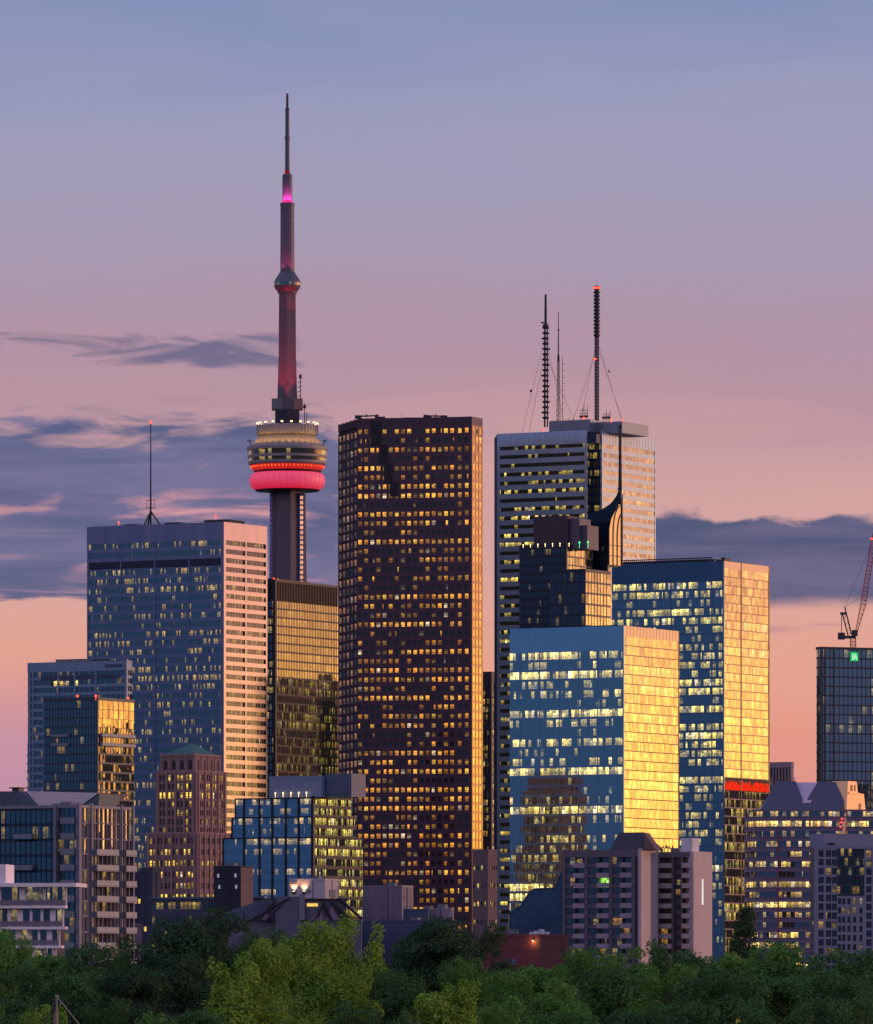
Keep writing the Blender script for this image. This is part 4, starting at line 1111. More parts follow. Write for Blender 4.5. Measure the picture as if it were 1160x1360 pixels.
# ---- construction tower and crane at the right edge
def tower_site():
    Y = 2720.0
    b = Bld('office_tower', 'dark glazed tower under a crane at the right edge, small green sign at its top', 'skyscraper', 1085, 1091, 1210, 859, Y, t=66)
    m = plain('site_mullion', lin(58, 64, 76), .5, .3, .15, .3)
    gm = glass('site_glass', .40, (.62, .85, .92, 1), p=.12, fa=.25, ra=1.1, e=.75, seed=47, tilt=.004, ca=(1, .72, .3, 1), cb=(1, .9, .6, 1), det=1.4)
    b.core(DARKROOF, .6)
    L2 = b.L2; fh = 3.62; zt = b.top - 1.0
    curtain(b, b.F1, b.L1, 0, zt, fh, 1.8, gm, m, .2, .15, 0, 1.8, .2, .1)
    curtain(b, b.F2, L2, 0, zt, fh, 2.0, gm, m, .17, .15, 0, 2.0, .16, .08)
    piers(b, b.F2, [.5, b.px2(1096), b.px2(1108)], .5, 0, zt, -.3, .32, m)
    corner(b, 0, b.top, .5, .35, m); parapet(b, zt, b.top, m, .38)
    # lit plant floor at top and green sign
    q = MB(); a0, a1 = b.px2(1130), b.px2(1139.5); q.obox(b.F2, a0, a1, b.z(877), b.z(865.5), .1, .42); s_ = b.part('sign', q, glow('green_sign', (.02, .75, .16, 1), .8, .3, .6))
    q = MB(); w = a1 - a0; z0, z1 = b.z(875.5), b.z(867.5)
    q.obox(b.F2, a0 + w * .2, a0 + w * .32, z0, z1, .42, .5)
    f = b.F2
    def P(a, h): return (f[0] + f[2] * a + f[3] * .46, f[1] + f[3] * a - f[2] * .46, h)
    q.tube(P(a0 + w * .45, z0), P(a0 + w * .64, z1), .12, n=4); q.tube(P(a0 + w * .83, z0), P(a0 + w * .64, z1), .12, n=4); q.obox(b.F2, a0 + w * .52, a0 + w * .76, z0 + (z1 - z0) * .3, z0 + (z1 - z0) * .42, .42, .5)
    q.build('sign_letters', glow('sign_white', (.75, 1, .8, 1), 1.2), s_)
    b.done()
    # luffing crane on the roof
    roofz = b.top - 1.0
    c0x = wx(1133.5, Y + 12)
    root = empty('tower_crane', (c0x, Y + 12, roofz), 0, 'red-brown lattice luffing crane standing on the dark glazed tower roof', 'crane')
    s = (Y + 12) / FPX
    red = plain('crane_red', lin(186, 58, 50), .5, .1, .15, .5); gry = plain('crane_grey', lin(64, 58, 68), .6, .2, .15, .5)
    def V(px, py): return ((px - 1133.5) * s, 0, (wz(py, Y + 12)) - roofz)
    def lattice(m, A, B, w0, w1, n, r):
        A, B = Vector(A), Vector(B); d = (B - A).normalized(); u = Vector((0, 1, 0)); v = d.cross(u).normalized()
        rows = []
        for i in range(n + 1):
            c = A.lerp(B, i / n); w = w0 + (w1 - w0) * i / n
            rows.append([c + u * w + v * w, c - u * w + v * w, c - u * w - v * w, c + u * w - v * w])
        for i in range(n):
            for k in range(4):
                m.tube(rows[i][k], rows[i + 1][k], r, n=4)
                m.tube(rows[i][k], rows[i + 1][(k + 1) % 4], r * .6, n=3)
                m.tube(rows[i][k], rows[i][(k + 1) % 4], r * .6, n=3)
    q = MB(); lattice(q, V(1133.5, 861), V(1133.5, 848), 1.0, 1.0, 3, .16); q.build('mast', red, root)
    q = MB(); a, c = V(1113.5, 848), V(1137, 841); q.box(a[0], c[0], -1.6, 1.6, a[2], a[2] + 1.0); q.box(a[0], a[0] + 2.6, -1.8, 1.8, a[2] - .4, a[2] + 2.2)
    for i in range(6): q.tube((a[0] + i * 1.1, -1.7, a[2] + 1), (a[0] + i * 1.1, -1.7, a[2] + 2), .07, n=4)
    q.build('counter_jib', gry, root)
    q = MB(); c = V(1135, 846); q.box(c[0] - 1.0, c[0] + 1.2, -2.6, -1.5, c[2] + .2, c[2] + 2.6); q.build('cab', gry, root)
    q = MB(); lattice(q, V(1137.5, 841), V(1147, 803), .35, 1.0, 6, .15); lattice(q, V(1147, 803), V(1160.5, 718), 1.0, .9, 15, .15); lattice(q, V(1160.5, 718), V(1164, 697), .9, .2, 4, .14); q.build('jib', red, root)
    q = MB()
    for y in (-1.1, 1.1):
        ap = V(1122.5, 806); m_ = V(1131.5, 843); ba = V(1118, 844); ap = (ap[0], y * .5, ap[2])
        q.tube((m_[0], y, m_[2]), ap, .22, n=5); q.tube((V(1127, 844)[0], y, V(1127, 844)[2]), (V(1119.5, 816)[0], y, V(1119.5, 816)[2]), .18, n=5); q.tube((ba[0], y, ba[2]), (V(1118.5, 814)[0], y, V(1118.5, 814)[2]), .1, n=4)
        for t in (.25, .5, .75): q.tube(tuple(Vector((m_[0], y, m_[2])).lerp(Vector(ap), t)), tuple(Vector((V(1127, 844)[0], y, V(1127, 844)[2])).lerp(Vector((V(1119.5, 816)[0], y, V(1119.5, 816)[2])), t)), .1, n=4)
    a = V(1116.5, 815); c = V(1124, 812); q.box(a[0], c[0], -1.2, 1.2, a[2] - .4, a[2] + .5)
    q.build('a_frame', gry, root)
    q = MB(); q.tube(V(1122.5, 806), V(1158, 722), .07, n=4); q.tube(V(1122.5, 806), V(1149, 790), .06, n=4); q.tube(V(1163.5, 700), (V(1163.5, 700)[0], 0, V(1163.5, 760)[2]), .05, n=4); q.build('cable', gry, root)
    q = MB(); v = V(1160, 716); q.lathe([(.2, v[2] - .3), (.5, v[2]), (.2, v[2] + .4)], 8, v[0] - .6, -1.0); q.build('beacon', BEACON, root)

# ================================================================== left condo towers
def condo(b, fr, L, z0, z1, fh, gm, slab, bal, mod=1.4, solid=None, name='window_band', slabw=.22):
    curtain(b, fr, L, z0, z1, fh, mod, gm, slab, slabw, .12, 0, mod, .08, .05, name=name)
    return max(1, round((z1 - z0) / fh))

def balcony(b, fr, a0, a1, z, depth, slab, rail, rmat_glass=True):
    q = MB(); q.obox(fr, a0, a1, z - .12, z + .12, -.1, depth, 0)
    q.obox(fr, a0, a1, z + .15, z + 1.15, depth - .08, depth - .02, 1)
    q.obox(fr, a0, a0 + .06, z + .15, z + 1.15, .2, depth - .1, 1); q.obox(fr, a1 - .06, a1, z + .15, z + 1.15, .2, depth - .1, 1)
    q.obox(fr, a0, a1, z + 1.15, z + 1.22, depth - .1, depth, 0)
    b.repeat('balcony', q, [slab, rail], z)

SLATE = plain('slate_concrete', lin(98, 104, 122), .7, 0, .15, .3)
RAILG = plain('balcony_glass', lin(112, 122, 138), .45, .1, .1, .4)

def condos_left_back():
    b = Bld('condo_tower', 'pale blue-grey tower with a lower left wing, behind the gold-topped condo', 'apartment tower', 37, 168, 175, 877, 2950)
    m = plain('blue_grey_panel', lin(116, 138, 164), .3, .3, .1, .3)
    gm = glass('back_condo_glass', .20, (.7, .9, 1, 1), p=.10, fa=.12, ra=.5, e=.7, seed=51, tilt=.004)
    L1, L2 = b.L1, b.L2; b.core(DARKROOF, .6); zt = b.z(890)
    curtain(b, b.F1, L1, 0, zt, 3.35, 1.3, gm, m, .34, .15, 0, 2.6, .3, .05)
    curtain(b, b.F2, L2, 0, zt, 3.35, 1.3, gm, m, .34, .15, 0, 2.6, .3, .05)
    corner(b, 0, b.top, .8, .3, m); parapet(b, zt, b.top, m, .3)
    lv = plain('louvre_blue', lin(48, 66, 92), .6)
    for a0, a1, y0, y1 in ((b.px1(55), b.px1(160), 901, 895), (b.px1(140), b.px1(163), 886, 882)):
        q = MB(); q.obox(b.F1, a0, a1, b.z(y0), b.z(y1), 0, .36); b.part('mechanical_louvre', q, lv)
    q = MB(); q.obox(b.F1, b.px1(68), b.px1(104), b.z(909), b.z(902.5), -.2, .22, 0, (0, 9, 0.1, .95)); b.part('lit_window_band', q, glass('roof_lounge_glass', .1, p=.6, fa=0, ra=.8, e=1.3, seed=52, cb=(1, .9, .5, 1)))
    q = MB(); q.tube((-2, 1, b.top - 20), (-2, 1, b.top + 2), .35); b.part('vent_pipe', q, SLATE)
    b.unit(-40, -26, 8, 18, b.top - 1, b.top + 1.6); b.unit(-22, -14, 8, 18, b.top - 1, b.top + 1.1, DARKROOF)
    # lower left wing
    wg = MB(); f = (-L1 - 2.2, 3.0, 1, 0); zw = b.z(984)
    wg.box(-L1 - 2.2, -L1 + .0, 3.2, L2, 0, zw)
    n = int(zw / 3.35)
    for k in range(n): wg.obox(f, 0, 2.2, k * 3.35, k * 3.35 + 1.2, -.2, .2)
    b.part('side_wing', wg, m)
    # upright fins on the front
    piers(b, b.F1, [b.px1(p) for p in (40, 44, 78, 100, 128)], .7, 0, zt, -.3, .42, m)
    b.done()

    b = Bld('condo_tower', 'slim dark condo tower with an orange-gold mirrored top on its right side', 'apartment tower', 58, 129.5, 178, 926, 2720)
    m = plain('dark_condo_frame', lin(46, 60, 78), .45, .2, .12, .3)
    gL = glass('condo_dark_glass', .22, (.6, .85, .95, 1), p=.10, fa=.15, ra=.5, e=.95, seed=53, tilt=.005)
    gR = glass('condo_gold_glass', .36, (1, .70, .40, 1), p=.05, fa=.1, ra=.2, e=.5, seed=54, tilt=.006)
    gR2 = glass('condo_side_glass', .20, (1, .72, .5, 1), p=.30, fa=.35, ra=.7, e=.75, seed=55, tilt=.02)
    L1, L2 = b.L1, b.L2; b.core(DARKROOF, .6); fh = 3.55; zt = b.top - 1.2; zm = b.z(966)
    n1 = round((zt - zm) / fh)
    curtain(b, b.F1, L1, 0, zt, fh, 1.4, gL, m, .22, .12, 0, 1.4, .08, .03)
    curtain(b, b.F2, L2, zm, zt, fh, 1.9, gR, m, .06, .1, .03, 3.8, .1, .05)
    curtain(b, b.F2, L2, 0, zm, fh, 1.9, gR2, m, .20, .12, 0, 1.9, .1, .03, name='lower_window_band')
    corner(b, 0, b.top, .5, .25, m); parapet(b, zt, b.top, m, .25)
    k = 0; z = zm - fh
    while z > 120:
        balcony(b, b.F2, 1.2, L2 - 1.0, z, 1.5, m, RAILG); 
        if k % 1 == 0: balcony(b, b.F1, 4, 12, z, 1.3, m, RAILG)
        z -= fh; k += 1
    b.beacon(-.6, -.2, b.top + .1, .5); b.beacon(-.3, L2 - 4, b.top + .1, .5); b.beacon(-L1 + b.px1(101), 1, b.top + .3, .5)
    b.done()

# ---- deco brick tower with the green pyramid roof
def deco_tower():
    Y = 2900.0
    b = Bld('deco_tower', 'stepped stone tower with a green pyramid roof and arched top windows', 'building', 195, 262, 308, 1000, Y)
    st = plain('deco_stone', lin(132, 104, 106), .85, 0, .22, .25, streak=True)
    tr = plain('deco_trim', lin(148, 118, 118), .85, 0, .18, .3)
    gm = glass('deco_glass', .06, p=.50, fa=.75, ra=.5, e=1.5, seed=61, ca=(1, .62, .10, 1), cb=(1, .76, .26, 1), det=.8)
    s = Y / FPX; T = b.T
    ctr = (-b.L1 * .47, b.L2 * .5)
    def tier(x0, x1, y0, y1, za, zb, nf, c1, c2, ww, wh, pr=.45, lit=True, ub=None):
        f1 = (x0, y0, 1, 0); f2 = (x1, y0, 0, 1); l1, l2 = x1 - x0, y1 - y0
        b.wall.box(x0 + .5, x1 - .5, y0 + .5, y1 - .5, max(0, za - 2), zb - .2, b.mat(DARKROOF))
        b.wall.box(x0, x0 + .45, y0 + .4, y1, za, zb, b.mat(st)); 
        for f, l, n in ((f1, l1, c1), (f2, l2, c2), ((x1, y1, -1, 0), l1, c1)):
            cols = []
            g = l / (n + .6)
            for i in range(n):
                c = g * (i + .8); cols += [c - .85, c + .85] if ww < 1.3 else [c]
            punched(b, f, l, za, zb, nf, cols, ww, wh, gm, st, 0, .3, .35, ub=ub)
            for i in range(n + 1): b.wall.obox(f, max(.0, g * (i + .3) - .45), g * (i + .3) + .45, za, zb + .6, 0, .3 + pr, b.mat(tr))
        b.wall.box(x1 - .6, x1 + .35, y0 - .35, y0 + .6, za, zb, b.mat(st))
        b.wall.box(x0 - .1, x1 + .38, y0 - .38, y1, zb, zb + .9, b.mat(tr))
    def X_(px): return -b.L1 + b.px1(px)
    zA, zB, zC, zD = 0, b.z(1108), b.z(1026), b.z(1003)
    tier(-b.L1, 0, 0, b.L2, zA, zB, 20, 6, 6, 1.05, 2.3)
    tier(-b.L1 + 3.4, -1.6, 1.6, b.L2 - 2, zB, zC, 7, 4, 4, 1.05, 2.4)
    # upper tier with arched windows
    x0, x1, y0, y1 = -b.L1 + 5.2, -3.2, 3.2, b.L2 - 3.4
    b.wall.box(x0 + .4, x1 - .4, y0 + .4, y1, zC, zD, b.mat(st))
    arch = plain('arched_recess', lin(30, 28, 42), .6)
    for f, l, n in (((x0, y0, 1, 0), x1 - x0, 4), ((x1, y0, 0, 1), y1 - y0, 4)):
        g = l / n
        for i in range(n):
            c = g * (i + .5); w = .95; zb = zC + 1.4; zt = zC + 4.4
            pr = [(c - w, zb), (c + w, zb), (c + w, zt)] + [(c + w * math.cos(a), zt + w * math.sin(a)) for a in (.5, 1.05, 1.57, 2.09, 2.64)] + [(c - w, zt)]
            q = MB(); q.extr(pr, f, (-.3, -.15)); b.part('arched_window', q, arch)
            b.wall.obox(f, max(0, g * i), c - w, zC, zD, -.4, .1, b.mat(st)); b.wall.obox(f, c + w, g * (i + 1), zC, zD, -.4, .1, b.mat(st))
            b.wall.obox(f, c - w, c + w, zC, zb, -.4, .08, b.mat(st)); b.wall.obox(f, c - w, c + w, zt + .95, zD, -.4, .08, b.mat(st))
            # spandrel corners of the arch
            b.wall.extr([(c - w, zt), (c - w * .87, zt + .5 * w), (c - .5 * w, zt + .87 * w), (c, zt + w), (c - w, zt + w)], f, (-.3, .07), b.mat(st))
            b.wall.extr([(c + w, zt), (c + w, zt + w), (c, zt + w), (c + .5 * w, zt + .87 * w), (c + w * .87, zt + .5 * w)], f, (-.3, .07), b.mat(st))
            b.wall.obox(f, max(0, g * i - .3), g * i + .3, zC, zD + .8, .1, .45, b.mat(tr))
    b.wall.box(x1 - .5, x1 + .3, y0 - .3, y0 + .5, zC, zD + 1.6, b.mat(tr)); b.wall.box(x0 - .3, x0 + .5, y0 - .3, y0 + .5, zC, zD + 1.4, b.mat(tr))
    b.wall.box(x0 - .2, x1 + .4, y0 - .4, y1, zD, zD + .7, b.mat(tr))
    # pyramid
    cu = plain('copper_roof', lin(58, 98, 92), .55, .15, .15, .2, streak=True)
    q = MB(); xa, xb, ya, yb = x0 + 1.2, x1 - 1.0, y0 + 1.0, y1 - 1
    cx_, cy_ = (xa + xb) / 2, (ya + yb) / 2
    q.prism([(xa, ya), (xb, ya), (xb, yb), (xa, yb)], zD + .72, b.z(986), 0, [(cx_ - .5, cy_ - .5), (cx_ + .5, cy_ - .5), (cx_ + .5, cy_ + .5), (cx_ - .5, cy_ + .5)])
    for t in (.2, .4, .6, .8):
        for k in range(2):
            pass
    q.tube((cx_, cy_, b.z(986) - .2), (cx_, cy_, b.z(983.5)), .3, .1)
    b.part('roof', q, cu)
    b.done()

# ---- stepped blue office building
def stepped_blue():
    Y = 2420.0
    b = Bld('office_building', 'stepped blue glass office block with dark grid and yellow lit right side', 'building', 296, 416, 482, 1057, Y)
    dk = plain('dark_grid', lin(22, 30, 46), .35, .3, .15, .3)
    blue = plain('blue_panel', (.22, .36, .50, 1), .10, .75, .06, .2)
    gL = glass('stepped_blue_glass', .42, (.6, .85, 1, 1), p=.36, fa=.75, ra=1.4, e=1.0, seed=65, tilt=.003, ca=(1, .66, .32, 1), cb=(1, .80, .5, 1), det=2)
    gR = glass('stepped_side_glass', .16, (.8, .85, .8, 1), p=.58, fa=.6, ra=.9, e=1.25, seed=66, tilt=.006, ca=(1, .78, .2, 1), cb=(1, .9, .4, 1), det=2.2)
    tiers = [(312, 467, 1057, 1086), (307.5, 471.5, 1086, 1113.5), (296, 482, 1113.5, 1400)]
    fh = (1087.5 - 1057) / 2.3 * Y / FPX
    fh = 3.42
    zc = b.top
    for i, (xl, xr, ya, yb) in enumerate(tiers):
        za, zb_ = (b.z(yb) if yb < 1300 else 0), b.z(ya) - (0 if i else 1.0)
        a0 = b.px1(xl); l2 = b.px2(xr)
        f1 = (-b.L1 + a0, 0, 1, 0); l1 = b.L1 - a0
        b.wall.box(-l1 + .5, -.5, .5, l2 - .5, za - (.5 if za else 0), zb_ - .25, b.mat(DARKROOF))
        b.wall.box(-l1, -l1 + .48, .02, l2, za, zb_, b.mat(blue)); b.wall.box(-l1 + .5, -.5, l2 - .45, l2, za, zb_, b.mat(blue))
        curtain(b, f1, l1, za, zb_, fh, 1.4, gL, blue, .42, .06, .02, 1.4, .06, 0)
        curtain(b, b.F2, l2, za, zb_, fh, 1.3, gR, dk, .34, .10, .02, 1.3, .10, .06, name='side_window_band')
        for p in (324.5, 345, 362, 380, 397, 415): 
            a = b.px1(p) - a0
            if a > 0: b.wall.obox(f1, a - .42, a + .42, za, zb_, -.3, .26, b.mat(dk))
        b.wall.obox(f1, 0, .5, za, zb_, -.3, .24, b.mat(dk))
        b.wall.box(-l1, .1, -.1, l2 - .02, zb_, zb_ + .5, b.mat(dk))
    corner(b, 0, b.top, .5, .3, dk)
    # penthouse
    m = plain('penthouse_pale', lin(118, 132, 160), .6, .1, .08, .3)
    zt = b.z(1030); q = MB(); x0, x1 = -b.L1 + b.px1(352), -b.L1 + b.px1(422)
    q.box(x0, x1, 3, 14, b.top - .4, zt); q.box(x0 - .0, x1 + .1, 2.9, 3, b.z(1034), b.z(1032.5)); 
    for i in range(7): q.box(x0 + i * 2.6 + .2, x0 + i * 2.6 + .28, 2.94, 3, b.top + .2, zt - .2)
    b.part('penthouse', q, m)
    q = MB(); q.box(x1 + .2, x1 + 10.5, 5, 15, b.top - .4, zt + .6); q.box(x1 + .5, x1 + 10.2, 4.8, 5, b.top + .6, zt - .4)
    b.part('plant_room', q, plain('plant_dark', lin(72, 86, 112), .5, .1, .15, .4))
    for i in range(5):
        q = MB(); x = x0 + 3 + i * 3.1; q.lathe([(.12, b.top + .7), (.28, b.top + 1.1), (.12, b.top + 1.5)], 6, x, 2.0); q.tube((x, 2.0, b.top - .3), (x, 2.0, b.top + .8), .07, n=4); b.part('terrace_lamp', q, LAMPW)
    b.done()

# ---- glass condo in the left foreground
def condo_front_left():
    Y = 1420.0
    b = Bld('condo_building', 'grey glass condo with balconies, gold glints on its right side and a sloping roof', 'apartment building', -60, 104.5, 176, 1069, Y)
    fr = plain('condo_grey_frame', lin(120, 118, 136), .6, .05, .12, .5)
    drk = plain('condo_dark_spandrel', lin(32, 46, 66), .3, .25, .15, .4)
    gL = glass('condo_front_glass', .24, (.6, .85, .95, 1), p=.12, fa=.2, ra=.9, e=.7, seed=71, tilt=.006, det=1.6)
    gR = glass('condo_right_glass', .34, (1, .80, .62, 1), p=.2, fa=.25, ra=.7, e=.8, seed=72, tilt=.012, dark=(.03, .032, .05, 1), det=1.4)
    L1, L2 = b.L1, b.L2; b.core(DARKROOF, .8); fh = 3.15; zt = b.top - .6
    zl = b.z(1076)
    a1 = b.px1(75)
    curtain(b, b.F1, a1, 0, zl, fh, 1.25, gL, drk, .2, .1, 0, 1.25, .08, .05)
    b.wall.obox(b.F1, 0, a1, zl, zl + .9, -.5, .2, b.mat(drk))
    b.wall.obox(b.F1, a1, a1 + .5, 0, b.z(1071), -.6, 1.1, b.mat(fr))
    # balcony bay
    f2 = b.F1; a2 = b.px1(86)
    curtain(b, b.F1, L1, 0, zt, fh, 1.25, gL, drk, .2, -.1, -.2, 1.25, .08, .05, s0=a1 + .5, name='bay_window_band')
    n = int(zt / fh)
    h = zt / max(1, round(zt / fh))
    for k in range(2, round(zt / fh)):
        balcony(b, b.F1, a2 - .2, L1 - .5, k * h, 1.5, fr, RAILG)
        if k % 2 == 0: balcony(b, b.F1, max(1, b.px1(22)), b.px1(46), k * h, 1.2, drk, RAILG)
    curtain(b, b.F2, L2, 0, zt, fh, 1.5, gR, fr, .10, .14, 0, 1.5, .12, .06, name='side_window_band')
    piers(b, b.F2, [.3, b.px2(120), b.px2(160), L2 - .2], .45, 0, b.top + .4, -.3, .5, fr)
    for k in range(1, round(zt / fh) - 2):
        balcony(b, b.F2, b.px2(121), b.px2(150), k * h, 1.5, fr, RAILG)
        balcony(b, b.F2, b.px2(161), L2 - .3, k * h, 1.3, fr, RAILG)
    for a in range(1, 12): b.wall.obox(b.F2, a * L2 / 12 - .06, a * L2 / 12 + .06, 0, zt, 0, .3, b.mat(fr))
    corner(b, 0, b.top + .3, .3, .5, fr); parapet(b, zt, b.top, fr, .3, f1=True)
    # sloping roof wedge and dark roof glazing
    s = Y / FPX
    f = (-L1, 8.0, 1, 0)
    def A(px): 
        # along the frame shifted back 8 m
        a = (px - CX) / FPX; x = (a * (Y + 8 * math.cos(b.T)) - b.X - 8 * math.sin(b.T)) / (math.cos(b.T) + a * math.sin(b.T)); return x + L1
    Z = lambda py: wz(py, Y + 14)
    q = MB(); q.extr([(A(56), Z(1076)), (A(107), Z(1071)), (A(131), Z(1054.5)), (A(34), Z(1050.5))], f, (-12, 0)); b.part('roof', q, plain('pale_roof_metal', (.62, .52, .58, 1), .45, .1, .05, .2))
    q = MB(); q.extr([(A(-40), Z(1077)), (A(55.6), Z(1076.2)), (A(33.6), Z(1051)), (A(-40), Z(1050))], (-L1, 6.5, 1, 0), (-12, 0))
    for px in (-5, 5, 15, 24): q.tube((-L1 + A(px + 9), 6.45, Z(1075)), (-L1 + A(px), 6.45, Z(1053)), .12, n=4)
    b.part('roof_glazing', q, plain('roof_slate', lin(78, 88, 108), .5, .1, .1, .4))
    q = MB(); q.extr([(A(107.5), Z(1071)), (A(130), Z(1071)), (A(131.5), Z(1056))], (-L1, 8.2, 1, 0), (-8, 0)); b.part('roof_gable', q, plain('roof_green_slate', lin(64, 88, 98), .5))
    q = MB(); x = -L1 + A(17); q.box(x - .8, x + .8, 9, 11, Z(1054), Z(1046.5)); q.box(x - 1.3, x + 1.3, 8.6, 11.4, Z(1046.5), Z(1045)); b.part('chimney', q, STEEL)
    for px in (73, 84): 
        q = MB(); x = -L1 + b.px1(px); q.box(x - 1.2, x + 1.2, 1, 3.2, zl + .5, zl + 1.4 + (px - 73) * .03); q.box(x - .8, x + .8, .9, 1, zl + .6, zl + 1.2); b.part('roof_unit', q, UNITGREY)
    b.done()

# ---- low white terraced building, far left
def white_terrace():
    Y = 1260.0
    b = Bld('apartment_building', 'low white terraced building with flat overhanging roof and long balconies at the left edge', 'apartment building', -60, 88, 96, 1176, Y, t=8)
    wh = plain('white_render', (.86, .74, .77, 1), .75, 0, .06, .4)
    gm = glass('terrace_glass', .16, (.9, .9, 1, 1), p=.40, fa=.2, ra=.6, e=.6, seed=75, ca=(1, .62, .25, 1), cb=(1, .85, .6, 1), det=1.2)
    L1, L2 = b.L1, b.L2; s = Y / FPX
    rows = [(1178, 1203, 88), (1208, 1231, 84), (1235, 1256, 79), (1259, 1279, 74), (1283, 1310, 74)]
    b.wall.box(-L1 + .8, -2.5, 1.2, L2 + 6, 0, b.top - .8, b.mat(plain('terrace_dark', lin(70, 60, 70), .8)))
    for i, (ya, yb, xr) in enumerate(rows):
        za, zb_ = b.z(yb), b.z(ya); a1 = b.px1(xr)
        g = MB(); g.obox(b.F1, .3, a1 - .4, za, zb_, -1.0, -.6, 0, (60 * i, 60 * i + a1 / .95, i + .03, i + .97)); b.repeat('window_band', g, gm)
        sl = MB(); sl.obox(b.F1, 0, a1 + (.6 if i else 0), b.z(yb + 3.6), za, -1.2, .9); b.part('floor_slab', sl, wh)
        n = int(a1 / 1.9)
        for k in range(n + 1):
            if i == 0 and k % 2: continue
            w = .5 if (k % 3) else 1.0
            b.wall.obox(b.F1, max(0, k * a1 / n - w / 2), min(a1, k * a1 / n + w / 2), za, zb_, -.7, -.35 + .02 * (k % 2), b.mat(wh if i else plain('terrace_brown', lin(92, 80, 84), .8) if False else wh))
        rl = MB()
        for k in range(int(a1 / .8)): rl.obox(b.F1, k * .8, k * .8 + .05, za, za + 1.05, .72, .77)
        rl.obox(b.F1, 0, a1, za + 1.05, za + 1.1, .7, .8); rl.obox(b.F1, 0, a1, za + .1, za + .95, .735, .75)
        b.part('railing', rl, plain('terrace_rail', lin(130, 118, 128), .2, .1, .1, .3) if i == 0 else bpy.data.materials['terrace_rail'])
    r_ = MB(); r_.obox(b.F1, 0, b.px1(103), b.z(1178), b.z(1173), -9, 1.4); b.part('roof', r_, wh)
    q = MB(); q.obox(b.F1, 0, b.px1(8.5), b.z(1173), b.z(1148), -7, .6); b.part('stair_tower', q, wh)
    b.done()
